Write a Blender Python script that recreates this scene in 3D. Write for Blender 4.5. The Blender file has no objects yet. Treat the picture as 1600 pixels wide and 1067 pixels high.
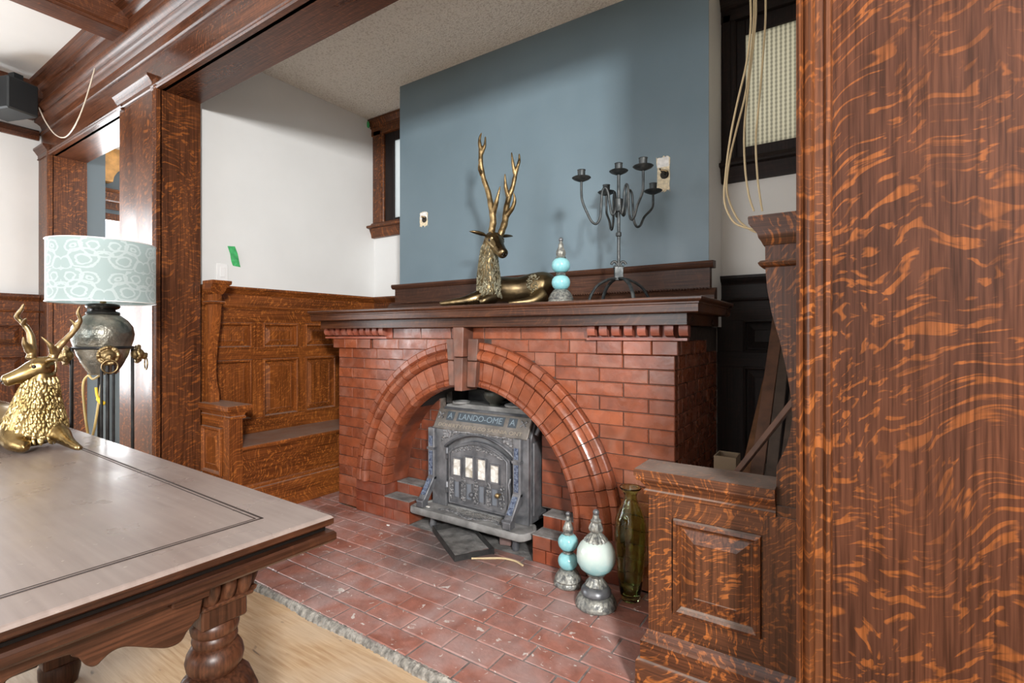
import bpy, bmesh, math, random
from mathutils import Vector, Matrix
random.seed(7)
sc = bpy.context.scene
COL = sc.collection
PI = math.pi

# ------------------------------------------------------------------ camera, world, lights, exposure
cam_d = bpy.data.cameras.new('camera'); cam = bpy.data.objects.new('camera', cam_d); COL.objects.link(cam)
YAW = 0.5896; CH = 1.15
cam.location = (0, 0, CH); cam.rotation_euler = (PI/2, 0, YAW)
cam_d.sensor_width = 36; cam_d.lens = 36*786.7/1600; cam_d.shift_y = -11.4/1600
cam_d.clip_start = .02
sc.camera = cam

w = bpy.data.worlds.new('World'); sc.world = w; w.use_nodes = True
bgn = w.node_tree.nodes['Background']; bgn.inputs[0].default_value = (.86, .93, 1, 1); bgn.inputs[1].default_value = 1.6

def area(name, loc, direction, sx, sy, power, col=(1, 1, 1)):
    l = bpy.data.lights.new(name, 'AREA'); l.shape = 'RECTANGLE'; l.size = sx; l.size_y = sy; l.energy = power; l.color = col
    o = bpy.data.objects.new(name, l); COL.objects.link(o); o.location = loc
    o.rotation_euler = Vector(direction).to_track_quat('-Z', 'Y').to_euler()
    return o
# daylight arriving through the room's windows, plus an added rear fill (each sits in an opening built below)
area('daylight_left_window', (-5.99, -1.15, 1.5), (1, .1, -.04), 1.5, 1.7, 75, (.95, .98, 1))
area('daylight_left_door', (-5.99, .42, 1.45), (1, .1, -.04), .85, 1.85, 75, (.95, .98, 1))
area('fill_rear', (-2.1, -3.2, 1.75), (.1, 1, .12), 2.5, 1.7, 95, (.97, .99, 1))  # added fill light, tilted up to brighten the alcove ceiling
area('daylight_bay_window', (-6.5, 2.45, 1.65), (1, -.12, -.03), 1.3, 1.4, 190, (.95, .98, 1))
area('daylight_right_window', (1.93, -1.45, 2.36), (-3.1, 3.9, -.75), .42, .42, 330, (1, .98, .95))

vs = sc.view_settings
vs.view_transform = 'Standard'; vs.look = 'None'; vs.gamma = 1; vs.use_curve_mapping = False; vs.exposure = 0.0

# ------------------------------------------------------------------ mesh helpers
class MB:
    def __init__(s): s.v = []; s.f = []; s.mi = []; s.cur = 0
    def _f(s, idx): s.f.append(tuple(idx)); s.mi.append(s.cur)
    def add(s, vs_, fs):
        b = len(s.v); s.v += [tuple(p) for p in vs_]
        for f in fs: s._f([b+i for i in f])
        return s
    def box(s, x0, x1, y0, y1, z0, z1):
        x0, x1 = sorted((x0, x1)); y0, y1 = sorted((y0, y1)); z0, z1 = sorted((z0, z1))
        return s.add([(x0,y0,z0),(x1,y0,z0),(x1,y1,z0),(x0,y1,z0),(x0,y0,z1),(x1,y0,z1),(x1,y1,z1),(x0,y1,z1)],
            [(0,3,2,1),(4,5,6,7),(0,1,5,4),(1,2,6,5),(2,3,7,6),(3,0,4,7)])
    def prism(s, poly, ax, a0, a1):
        def P(p, a): return {'x': (a, p[0], p[1]), 'y': (p[0], a, p[1]), 'z': (p[0], p[1], a)}[ax]
        n = len(poly)
        vs_ = [P(p, a0) for p in poly]+[P(p, a1) for p in poly]
        fs = [tuple(range(n))[::-1], tuple(range(n, 2*n))]+[(i, (i+1) % n, n+(i+1) % n, n+i) for i in range(n)]
        return s.add(vs_, fs)
    def loft(s, loops, cap0=True, cap1=True, closed=True):
        n = len(loops[0]); vs_ = [p for l in loops for p in l]; fs = []
        for k in range(len(loops)-1):
            for i in range(n if closed else n-1):
                fs.append((k*n+i, k*n+(i+1) % n, (k+1)*n+(i+1) % n, (k+1)*n+i))
        if cap0: fs.append(tuple(range(n))[::-1])
        if cap1: fs.append(tuple(range((len(loops)-1)*n, len(loops)*n)))
        return s.add(vs_, fs)
    def lathe(s, prof, c=(0, 0, 0), seg=32, flute=0, fl=0, twist=0):
        loops = []
        for r, z in prof:
            loops.append([(c[0]+(r*(1+(fl*math.cos(flute*t+twist*z) if flute else 0)))*math.cos(t), c[1]+(r*(1+(fl*math.cos(flute*t+twist*z) if flute else 0)))*math.sin(t), c[2]+z) for t in [2*PI*i/seg for i in range(seg)]])
        return s.loft(loops, prof[0][0] > 1e-5 or True, True)
    def tube(s, pts, rad, seg=8, cap=True, flat=1.0):
        pts = [Vector(p) for p in pts]; n = len(pts)
        if not hasattr(rad, '__len__'): rad = [rad]*n
        loops = []; prev = None
        for i, p in enumerate(pts):
            t = (pts[min(i+1, n-1)]-pts[max(i-1, 0)]).normalized()
            if prev is None:
                a = Vector((0, 0, 1)) if abs(t.z) < .9 else Vector((1, 0, 0))
                u = t.cross(a).normalized()
            else:
                u = (prev-t*prev.dot(t)).normalized()
            prev = u; v = t.cross(u)
            loops.append([tuple(p+rad[i]*(math.cos(q)*u+flat*math.sin(q)*v)) for q in [2*PI*k/seg for k in range(seg)]])
        return s.loft(loops, cap, cap)
    def ball(s, c, r, seg=16, sq=(1, 1, 1)):
        m = max(6, seg//2); prof = []
        for i in range(m+1):
            a = -PI/2+PI*i/m; prof.append((max(1e-4, r*math.cos(a)), r*math.sin(a)))
        b = len(s.v); s.lathe(prof, (0, 0, 0), seg)
        for i in range(b, len(s.v)):
            x, y, z = s.v[i]; s.v[i] = (c[0]+x*sq[0], c[1]+y*sq[1], c[2]+z*sq[2])
        return s
    def xf(s, M, start=0):
        for i in range(start, len(s.v)): s.v[i] = tuple(M @ Vector(s.v[i]))
        return s
    def rings(s, o, U, V, N, rect, prof, cap=True):
        """concentric rectangles: rect (u0,u1,v0,v1) on the plane o,U,V; prof [(inset, height along N)]"""
        o, U, V, N = map(Vector, (o, U, V, N)); u0, u1, v0, v1 = rect; loops = []
        for d, h in prof:
            loops.append([tuple(o+U*a+V*b+N*h) for a, b in ((u0+d, v0+d), (u1-d, v0+d), (u1-d, v1-d), (u0+d, v1-d))])
        return s.loft(loops, False, cap)
    def mesh(s, name, off=(0, 0, 0), smooth=None, bevel=0, bseg=1):
        me = bpy.data.meshes.new(name)
        me.from_pydata([(x-off[0], y-off[1], z-off[2]) for x, y, z in s.v], [], s.f)
        bm = bmesh.new(); bm.from_mesh(me)
        for i, f in enumerate(bm.faces): f.material_index = s.mi[i] if i < len(s.mi) else 0
        bmesh.ops.remove_doubles(bm, verts=bm.verts, dist=1e-6)
        bmesh.ops.recalc_face_normals(bm, faces=bm.faces)
        if bevel:
            es = [e for e in bm.edges if len(e.link_faces) == 2 and e.calc_face_angle(0) > .6]
            bmesh.ops.bevel(bm, geom=es, offset=bevel, segments=bseg, affect='EDGES', clamp_overlap=True)
        if smooth is not None:
            for f in bm.faces: f.smooth = True
        bm.to_mesh(me); bm.free()
        if smooth is not None: me.set_sharp_from_angle(angle=math.radians(smooth))
        return me
    def build(s, name, mat, parent=None, smooth=None, bevel=0, bseg=1, kind=None, label=None):
        if parent is None:
            xs, ys, zs = zip(*s.v); off = ((min(xs)+max(xs))/2, (min(ys)+max(ys))/2, min(zs))
        else: off = wloc(parent)
        me = s.mesh(name, off, smooth, bevel, bseg)
        for m in (mat if isinstance(mat, (list, tuple)) else [mat]): me.materials.append(M[m] if isinstance(m, str) else m)
        o = bpy.data.objects.new(name, me); COL.objects.link(o)
        if parent is None: o.location = off
        else: o.parent = parent
        if kind: o['kind'] = kind
        if label: o['label'] = label
        return o

def wloc(o):
    p = Vector((0, 0, 0))
    while o is not None: p += Vector(o.location); o = o.parent
    return p
def tag(o, label, cat=None, group=None, kind=None):
    o['label'] = label
    if cat: o['category'] = cat
    if group: o['group'] = group
    if kind: o['kind'] = kind
    return o
def thing(name, loc, label, cat=None, group=None, kind=None):
    o = bpy.data.objects.new(name, None); COL.objects.link(o); o.location = loc; o.empty_display_size = .05
    return tag(o, label, cat, group, kind)
def struct(name, loc, label): return thing(name, loc, label, None, None, 'structure')
def B(x0, x1, y0, y1, z0, z1): return MB().box(x0, x1, y0, y1, z0, z1)
def spline(pts, n=8):
    """Catmull-Rom through points of any dimension"""
    out = []; P_ = [pts[0]]+list(pts)+[pts[-1]]
    for i in range(1, len(P_)-2):
        for k in range(n):
            t = k/n; a, b, c, d = P_[i-1], P_[i], P_[i+1], P_[i+2]
            out.append(tuple(.5*((2*b[j])+(-a[j]+c[j])*t+(2*a[j]-5*b[j]+4*c[j]-d[j])*t*t+(-a[j]+3*b[j]-3*c[j]+d[j])*t**3) for j in range(len(b))))
    out.append(tuple(pts[-1])); return out
def remeshed(mb, name, mat, parent, voxel=.006, smooth_it=4):
    off = wloc(parent) if parent else Vector((0, 0, 0))
    o = bpy.data.objects.new('tmp', mb.mesh('tmp')); COL.objects.link(o)
    m = o.modifiers.new('r', 'REMESH'); m.mode = 'VOXEL'; m.voxel_size = voxel
    if smooth_it:
        m2 = o.modifiers.new('s', 'SMOOTH'); m2.iterations = smooth_it; m2.factor = .5
    dg = bpy.context.evaluated_depsgraph_get(); me = bpy.data.meshes.new_from_object(o.evaluated_get(dg))
    bpy.data.objects.remove(o)
    for v in me.vertices: v.co -= off
    for p in me.polygons: p.use_smooth = True
    me.materials.clear(); me.materials.append(M[mat]); me.name = name
    r = bpy.data.objects.new(name, me); COL.objects.link(r); r.parent = parent
    return r

# ------------------------------------------------------------------ materials
M = {}
class NT:
    def __init__(s, name):
        s.m = bpy.data.materials.new(name); s.m.use_nodes = True; s.t = s.m.node_tree; s.p = s.t.nodes['Principled BSDF']; M[name] = s.m
    def n(s, typ, **kw):
        nd = s.t.nodes.new(typ)
        for k, v in kw.items():
            if k.startswith('i_'):
                key = k[2:]; key = int(key) if key.isdigit() else key
                s.set(nd.inputs[key], v)
            else: setattr(nd, k, v)
        return nd
    def set(s, inp, v):
        if isinstance(v, bpy.types.NodeSocket): s.t.links.new(v, inp)
        else:
            if isinstance(v, (tuple, list)) and len(v) == 3 and inp.type == 'RGBA': v = (*v, 1)
            inp.default_value = v
    def P(s, **kw):
        for k, v in kw.items(): s.set(s.p.inputs[k.replace('_', ' ')], v)
    def math(s, op, a, b=0.0, c=None):
        nd = s.n('ShaderNodeMath', operation=op); s.set(nd.inputs[0], a); s.set(nd.inputs[1], b)
        if c is not None: s.set(nd.inputs[2], c)
        return nd.outputs[0]
    def obj(s, rnd=True):
        tc = s.n('ShaderNodeTexCoord').outputs['Object']
        if not rnd: return tc
        oi = s.n('ShaderNodeObjectInfo').outputs['Random']
        mu = s.math('MULTIPLY', oi, 37.0)
        va = s.n('ShaderNodeVectorMath', operation='ADD'); s.set(va.inputs[0], tc)
        cb = s.n('ShaderNodeCombineXYZ', i_0=mu, i_1=mu, i_2=mu); s.set(va.inputs[1], cb.outputs[0])
        return va.outputs[0]
    def scale(s, v, k):
        nd = s.n('ShaderNodeVectorMath', operation='MULTIPLY'); s.set(nd.inputs[0], v); nd.inputs[1].default_value = k; return nd.outputs[0]
    def noise(s, v, sc_=5, det=3, dist=0, rough=.5):
        nd = s.n('ShaderNodeTexNoise', i_Scale=sc_, i_Detail=det, i_Distortion=dist, i_Roughness=rough); s.set(nd.inputs['Vector'], v); return nd.outputs[0]
    def ramp(s, f, a, b, ca=(0, 0, 0), cb=(1, 1, 1)):
        nd = s.n('ShaderNodeValToRGB'); s.set(nd.inputs[0], f); e = nd.color_ramp.elements
        e[0].position = a; e[1].position = b; e[0].color = (*ca, 1); e[1].color = (*cb, 1); return nd.outputs[0]
    def mix(s, f, a, b, mode='MIX'):
        nd = s.n('ShaderNodeMix', data_type='RGBA', blend_type=mode); s.set(nd.inputs[0], f); s.set(nd.inputs[6], a); s.set(nd.inputs[7], b); return nd.outputs[2]
    def bump(s, h, strength=.2, dist=.01):
        nd = s.n('ShaderNodeBump', i_Strength=strength, i_Distance=dist, i_Height=h); s.set(s.p.inputs['Normal'], nd.outputs[0])

def oak(name, ax, dark=(.085, .026, .010), mid=(.165, .052, .018), fleck=(.40, .125, .03), fl=.8, rough=.34, fscale=1.0, dust=0, spec=.32):
    t = NT(name); v = t.obj()
    sp = t.n('ShaderNodeSeparateXYZ'); t.set(sp.inputs[0], v); X, Y, Z = sp.outputs
    o = {'x': (Y, Z, X), 'y': (X, Z, Y), 'z': (X, Y, Z)}[ax]
    q = t.n('ShaderNodeCombineXYZ', i_0=o[0], i_1=o[1], i_2=o[2]).outputs[0]
    big = t.noise(t.scale(q, (5, 5, 1.1)), 1, 2, .4)
    base = t.mix(t.ramp(big, .35, .68), dark, mid)
    wn = t.n('ShaderNodeTexNoise', i_Scale=1.0, i_Detail=1.5); t.set(wn.inputs['Vector'], t.scale(q, (4.5, 4.5, 2.6)))
    wo = t.n('ShaderNodeVectorMath', operation='MULTIPLY_ADD'); t.set(wo.inputs[0], wn.outputs[1]); wo.inputs[1].default_value = (.22, .22, .26); t.set(wo.inputs[2], q)
    s2 = t.n('ShaderNodeSeparateXYZ', i_0=wo.outputs[0]); aa = t.math('ADD', s2.outputs[0], s2.outputs[1]); gg = s2.outputs[2]
    c1 = t.math('ADD', t.math('MULTIPLY', aa, 26.0*fscale), t.math('MULTIPLY', gg, 9.0*fscale)); c2 = t.math('SUBTRACT', t.math('MULTIPLY', gg, 62.0*fscale), t.math('MULTIPLY', aa, 26.0*fscale))
    fn = t.noise(t.n('ShaderNodeCombineXYZ', i_0=c1, i_1=c2, i_2=0.0).outputs[0], 1.0, 2.0, .7)
    fm = t.ramp(fn, .545, .625)
    zone = t.ramp(t.noise(t.scale(q, (6, 6, 1.6)), 1, 1, .5), .30, .52, (.35, .35, .35))
    fmask = t.math('MULTIPLY', t.math('MULTIPLY', fm, zone), fl)
    col = t.mix(fmask, base, fleck)
    pore = t.noise(t.scale(q, (170, 170, 5)), 1, 3, 0)
    col = t.mix(.85, col, t.ramp(pore, .34, .62, (.34, .31, .29), (1.12, 1.12, 1.12)), 'MULTIPLY')
    if dust:
        nz = t.n('ShaderNodeNewGeometry'); up = t.n('ShaderNodeSeparateXYZ', i_0=nz.outputs['Normal']).outputs[2]
        dm = t.math('MULTIPLY', t.ramp(up, .55, .95), t.math('MULTIPLY', t.ramp(t.noise(t.obj(), 9, 4), .25, .7, (.5, .5, .5)), dust))
        col = t.mix(dm, col, (.30, .26, .23))
    t.P(Base_Color=col, Roughness=t.ramp(big, .3, .7, (rough-.03,)*3, (rough+.10,)*3), Specular_IOR_Level=spec)
    t.bump(pore, .12, .002)
    return t.m
for ax in 'xyz':
    oak('oak_'+ax, ax, (.072, .024, .010), (.135, .045, .016), (.31, .097, .022), .75, .30)
    oak('oak_light_'+ax, ax, (.145, .041, .010), (.285, .084, .018), (.50, .168, .034), .7, .32, 1.3, dust=.7)
    oak('oak_mantel_'+ax, ax, (.058, .022, .012), (.110, .040, .018), (.17, .065, .025), .35, .28, dust=.35)
    oak('oak_arm_'+ax, ax, (.070, .025, .011), (.125, .042, .016), (.37, .118, .027), .85, .36, 1.2, dust=.75)
    oak('oak_beam_'+ax, ax, (.070, .025, .013), (.130, .045, .020), (.22, .075, .028), .5, .28, 1.2)
    oak('oak_black_'+ax, ax, (.008, .0045, .004), (.017, .008, .006), (.03, .012, .008), .4, .6)  # near-black oak: the right alcove's shade is put into the wood colour
    oak('walnut_'+ax, ax, (.040, .015, .008), (.082, .030, .014), (.11, .04, .018), .2, .33)
for ax in 'xyz': oak('oak_over_'+ax, ax, (.045, .019, .011), (.085, .033, .017), (.13, .05, .022), .3, .5)
oak('oak_board', 'z', (.054, .021, .012), (.090, .032, .0155), (.215, .068, .018), .85, .46, .85, spec=.10)

def plain(name, col, rough=.5, metal=0, nscale=0, namt=.15, bump=0, bscale=60, **kw):
    t = NT(name); v = t.obj(); c = col
    if nscale:
        c = t.mix(t.ramp(t.noise(v, nscale, 4), .3, .7), tuple(x*(1-namt) for x in col), tuple(min(1, x*(1+namt)) for x in col))
    t.P(Base_Color=c, Roughness=rough, Metallic=metal, **kw)
    if bump: t.bump(t.noise(v, bscale, 3), bump, .01)
    return t.m
plain('white_paint', (.725, .73, .725), .6, 0, 2.5, .03, .04, 25)
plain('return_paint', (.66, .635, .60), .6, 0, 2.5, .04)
t = NT('blue_paint'); v = t.obj()
t.P(Base_Color=t.mix(t.ramp(t.noise(v, 2.2, 4), .3, .7), (.132, .187, .222), (.152, .212, .250)), Roughness=t.ramp(t.noise(v, 6, 4), .3, .7, (.36,)*3, (.5,)*3)); t.bump(t.noise(v, 18, 3), .05, .01)
t = NT('popcorn'); v = t.obj()
t.P(Base_Color=t.mix(t.ramp(t.noise(v, 90, 3), .35, .5), (.70, .64, .56), (.90, .85, .77)), Roughness=.85); t.bump(t.noise(v, 75, 4, 0, .6), .9, .02)
def brickmat(name, c0, c1, rough=.22, haze=.0, hcol=(.55, .45, .42), soot=0, bscale=40):
    t = NT(name); v = t.obj(); r = t.n('ShaderNodeObjectInfo').outputs['Random']
    c = t.mix(r, c0, c1)
    c = t.mix(.8, c, t.ramp(t.noise(v, 14, 4, .5), .3, .72, (.62, .58, .55), (1.2, 1.15, 1.1)), 'MULTIPLY')
    if haze: c = t.mix(t.math('MULTIPLY', t.ramp(t.noise(v, 7, 5, .8), .48, .72), haze), c, hcol)
    if soot: c = t.mix(t.math('MULTIPLY', t.ramp(t.noise(v, 5, 4, .5), .35, .6), soot), c, (.02, .018, .016))
    t.P(Base_Color=c, Roughness=t.ramp(t.noise(v, 11, 3), .3, .7, (rough-.06,)*3, (rough+.16,)*3), IOR=1.52)
    t.bump(t.noise(v, bscale, 3), .12, .006)
brickmat('brick_glazed', (.195, .054, .026), (.295, .083, .036), .22, .28, (.38, .22, .17))
brickmat('brick_firebox', (.20, .05, .022), (.30, .075, .030), .45, .15, (.3, .2, .17), .55)
brickmat('brick_step', (.20, .045, .022), (.30, .07, .028), .34, .25, (.32, .24, .2), .25)
brickmat('brick_key', (.19, .075, .048), (.25, .10, .065), .4, .35, (.32, .26, .22), .5)
brickmat('brick_dentil', (.24, .065, .040), (.33, .10, .062), .3, .35, (.45, .29, .24))
# hearth tile: dusty, with splashes of paint
t = NT('hearth_brick'); v = t.obj(False); wv = t.n('ShaderNodeNewGeometry').outputs['Position']; r = t.n('ShaderNodeObjectInfo').outputs['Random']
c = t.mix(r, (.30, .118, .086), (.37, .155, .115))
c = t.mix(.7, c, t.ramp(t.noise(wv, 16, 5, .6), .3, .7, (.6, .58, .58), (1.2, 1.2, 1.2)), 'MULTIPLY')
c = t.mix(t.math('MULTIPLY', t.ramp(t.noise(wv, 4.5, 5, .7), .40, .66), .55), c, (.46, .37, .36))
c = t.mix(t.math('MULTIPLY', t.ramp(t.noise(t.scale(wv, (1, 1.4, 1)), 24, 4, 1.2), .66, .69), .8), c, (.68, .64, .60))
c = t.mix(t.math('MULTIPLY', t.ramp(t.noise(wv, 3.1, 4, .5), .56, .72), .55), c, (.06, .055, .055))
dv = t.n('ShaderNodeVectorMath', operation='DISTANCE'); t.set(dv.inputs[0], wv); dv.inputs[1].default_value = (-1.78, 2.16, 0)
so = t.math('ADD', dv.outputs['Value'], t.math('MULTIPLY', t.noise(wv, 7, 4, .5), .45))
c = t.mix(t.math('MULTIPLY', t.ramp(so, .38, .72, (1, 1, 1), (0, 0, 0)), .8), c, (.085, .08, .08))     # soot and ash trodden out from the stove
t.P(Base_Color=c, Roughness=t.ramp(t.noise(wv, 8, 3), .3, .7, (.30,)*3, (.6,)*3)); t.bump(t.noise(wv, 60, 4), .25, .006)
plain('mortar', (.16, .13, .11), .9, 0, 40, .35, .4, 120)
plain('mortar_dark', (.06, .04, .032), .85, 0, 40, .35)
plain('mortar_hearth', (.20, .165, .155), .9, 0, 30, .4, .3, 90)
plain('concrete_edge', (.24, .225, .20), .95, 0, 45, .55, 1.0, 70)
plain('soot', (.012, .011, .011), .9, 0, 8, .4)
plain('ash', (.17, .165, .16), .95, 0, 14, .55, .5, 60)
# plywood subfloor
t = NT('plywood'); v = t.obj(False)
st = t.noise(t.scale(v, (6, 90, 6)), 1, 4, .6)
c = t.mix(t.ramp(st, .3, .7), (.40, .245, .125), (.60, .43, .265))
c = t.mix(t.math('MULTIPLY', t.ramp(t.noise(v, 2.3, 5, .6), .42, .7), .6), c, (.58, .48, .37))
c = t.mix(t.math('MULTIPLY', t.ramp(t.noise(t.scale(v, (7, 30, 7)), 1, 4, 1), .66, .74), .7), c, (.12, .09, .07))
t.P(Base_Color=c, Roughness=.6); t.bump(st, .15, .004)
# table top: faded, dusty varnish
t = NT('table_top'); v = t.obj(False)
st = t.noise(t.scale(v, (3, 60, 60)), 1, 4, .2)
c = t.mix(t.ramp(st, .3, .7), (.195, .152, .134), (.25, .198, .177))
c = t.mix(t.math('MULTIPLY', t.ramp(t.noise(v, 3, 4, .5), .4, .7), .45), c, (.30, .245, .22))
c = t.mix(t.math('MULTIPLY', t.ramp(t.noise(v, 70, 3, .4), .70, .74), .5), c, (.5, .42, .36))
c = t.mix(t.math('MULTIPLY', t.ramp(t.noise(t.scale(v, (5, 26, 8)), 1, 5, .3), .62, .85), .45), c, (.07, .04, .032))
t.P(Base_Color=c, Roughness=t.ramp(t.noise(v, 5, 4), .3, .7, (.24,)*3, (.38,)*3), IOR=1.55); t.bump(st, .04, .002)
plain('gap_shade', (.008, .006, .005), .9, Specular_IOR_Level=.05)
plain('groove', (.03, .018, .014), .6)
# metals
def metal(name, c0, c1, rough, nscale=18, met=1.0, bump=.1, bscale=60):
    t = NT(name); v = t.obj()
    t.P(Base_Color=t.mix(t.ramp(t.noise(v, nscale, 4, .4), .35, .65), c0, c1), Metallic=met, Roughness=t.ramp(t.noise(v, nscale*.6, 3), .3, .7, (max(.08, rough-.1),)*3, (rough+.14,)*3))
    t.bump(t.noise(v, bscale, 3), bump, .004)
metal('brass', (.22, .145, .06), (.40, .285, .125), .28)
metal('brass_mane', (.22, .15, .055), (.50, .38, .18), .34)
metal('bronze', (.085, .062, .036), (.24, .175, .09), .34, 9)
metal('bronze_fur', (.20, .16, .09), (.40, .38, .28), .5, 30, .8)
metal('bronze_antler', (.14, .095, .045), (.34, .24, .12), .42, 30)
metal('brass_old', (.24, .165, .08), (.42, .31, .16), .40)
metal('iron_black', (.012, .012, .013), (.03, .03, .03), .42, 20, .5)
metal('iron_candle', (.035, .042, .045), (.09, .095, .095), .5, 30, .7, .3, 90)
metal('stove_iron', (.11, .115, .128), (.24, .245, .26), .48, 12, .55, .25, 70)
metal('stove_dusty', (.16, .16, .158), (.33, .33, .325), .75, 10, .2, .4, 50)
metal('stove_plate', (.15, .138, .125), (.23, .21, .19), .45, 20, .5, .15, 60)
metal('stove_ornament', (.09, .094, .10), (.34, .34, .35), .5, 70, .5, .9, 160)
metal('stove_blue', (.03, .045, .10), (.22, .27, .36), .35, 90, .3, .8, 160)
plain('name_letter', (.19, .245, .285), .45)
plain('letter_tan', (.30, .26, .21), .5)
plain('letter_field', (.05, .065, .08), .5)
metal('pan_iron', (.022, .022, .024), (.07, .068, .065), .55, 14, .5)
metal('urn_bronze', (.09, .10, .09), (.45, .42, .35), .27, 9, .8, .9, 55)
metal('urn_dark', (.018, .016, .015), (.04, .036, .032), .25, 8, .6)
metal('pot_green', (.05, .055, .045), (.10, .10, .085), .45, 8, .3)
metal('pewter', (.11, .115, .115), (.36, .36, .32), .44, 60, .5, .6, 120)
metal('pewter_plain', (.10, .105, .115), (.17, .175, .185), .35, 20, .5)
t = NT('ceramic_blue'); v = t.obj(False); sp = t.n('ShaderNodeSeparateXYZ', i_0=t.n('ShaderNodeTexCoord').outputs['Generated'])
c = t.ramp(sp.outputs[2], .0, .75, (.20, .50, .56), (.27, .58, .62))
c = t.mix(t.math('MULTIPLY', t.ramp(t.noise(v, 70, 3), .5, .75), .35), c, (.5, .68, .66)); t.P(Base_Color=c, Roughness=.10)
t = NT('ceramic_pale'); v = t.obj(False); sp = t.n('ShaderNodeSeparateXYZ', i_0=t.n('ShaderNodeTexCoord').outputs['Generated'])
c = t.ramp(sp.outputs[2], .12, .62, (.24, .52, .56), (.56, .66, .62))
c = t.mix(t.math('MULTIPLY', t.ramp(t.noise(v, 60, 3), .5, .75), .35), c, (.66, .72, .68)); t.P(Base_Color=c, Roughness=.10)
t = NT('green_glass'); t.P(Base_Color=(.78, .90, .50, 1), Roughness=.02, Transmission_Weight=1.0, IOR=1.45); v = t.obj(False); t.bump(t.noise(v, 28, 2), .25, .01)
t = NT('mica'); v = t.obj()
t.P(Base_Color=t.mix(t.ramp(t.noise(v, 26, 4, .8), .35, .62), (.42, .38, .30), (.84, .83, .80)), Roughness=.3)
plain('slot_grey', (.16, .18, .21), .4)
plain('glass_clear', (.9, .95, .95), .02, Transmission_Weight=1.0)
# reeded window glass: lets daylight through, diffused by its ribs
def reeded(name, col, amt, pitch):
    m = bpy.data.materials.new(name); m.use_nodes = True; M[name] = m; nt = m.node_tree; nt.nodes.clear()
    out = nt.nodes.new('ShaderNodeOutputMaterial'); tr = nt.nodes.new('ShaderNodeBsdfTranslucent'); gl = nt.nodes.new('ShaderNodeBsdfGlossy'); mx = nt.nodes.new('ShaderNodeMixShader')
    tc = nt.nodes.new('ShaderNodeTexCoord'); wa = nt.nodes.new('ShaderNodeTexWave'); wa.bands_direction = 'X'; wa.inputs['Scale'].default_value = pitch
    wb = nt.nodes.new('ShaderNodeTexWave'); wb.bands_direction = 'Z'; wb.inputs['Scale'].default_value = pitch*1.0
    nt.links.new(tc.outputs['Object'], wa.inputs[0]); nt.links.new(tc.outputs['Object'], wb.inputs[0])
    mu = nt.nodes.new('ShaderNodeMath'); mu.operation = 'MULTIPLY_ADD'; nt.links.new(wb.outputs[1], mu.inputs[0]); mu.inputs[1].default_value = .35; nt.links.new(wa.outputs[1], mu.inputs[2])
    rp = nt.nodes.new('ShaderNodeValToRGB'); nt.links.new(mu.outputs[0], rp.inputs[0]); rp.color_ramp.elements[0].position = .15; rp.color_ramp.elements[1].position = 1.0
    rp.color_ramp.elements[0].color = (*[c*amt for c in col], 1); rp.color_ramp.elements[1].color = (*col, 1)
    nt.links.new(rp.outputs[0], tr.inputs[0]); gl.inputs['Roughness'].default_value = .15
    bp = nt.nodes.new('ShaderNodeBump'); bp.inputs['Strength'].default_value = .6; bp.inputs['Distance'].default_value = .01; nt.links.new(mu.outputs[0], bp.inputs['Height']); nt.links.new(bp.outputs[0], gl.inputs['Normal'])
    mx.inputs[0].default_value = .06; nt.links.new(tr.outputs[0], mx.inputs[1]); nt.links.new(gl.outputs[0], mx.inputs[2]); nt.links.new(mx.outputs[0], out.inputs[0])
reeded('glass_reeded_left', (.95, .95, .92), .7, 28); reeded('glass_reeded_right', (.74, .68, .55), .5, 14)
plain('bluegrey_wall', (.10, .125, .14), .55)
plain('golden_wood', (.50, .24, .06), .4, 0, 14, .3)
plain('tape_green', (.05, .38, .12), .55, 0, 40, .3, .3, 60)
plain('switch_white', (.82, .82, .82), .35)
plain('cream', (.72, .62, .44), .8, 0, 60, .25); plain('plaster', (.75, .74, .72), .9, 0, 60, .15); plain('hole_dark', (.03, .025, .02), .9)
plain('speaker_black', (.010, .013, .015), .55); plain('speaker_grey', (.03, .036, .042), .7)
plain('cable_cream', (.55, .43, .25), .5); plain('cable_white', (.62, .55, .45), .5); plain('cord_yellow', (.66, .50, .20), .45); plain('cord_brown', (.42, .30, .15), .5)
plain('tape_yellow', (.80, .55, .04), .45); plain('lath_wood', (.085, .036, .018), .6, 0, 20, .35); plain('lath_orange', (.13, .055, .022), .6, 0, 20, .35); plain('lath_grey', (.05, .032, .022), .6, 0, 20, .35)  # lath colours darkened to carry the shade of the right alcove
plain('chip_white', (.8, .79, .76), .8); plain('carton', (.14, .095, .055), .8); plain('outside_bright', (.85, .87, .9), .8)  # carton colour also darkened for the alcove's shade
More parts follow.
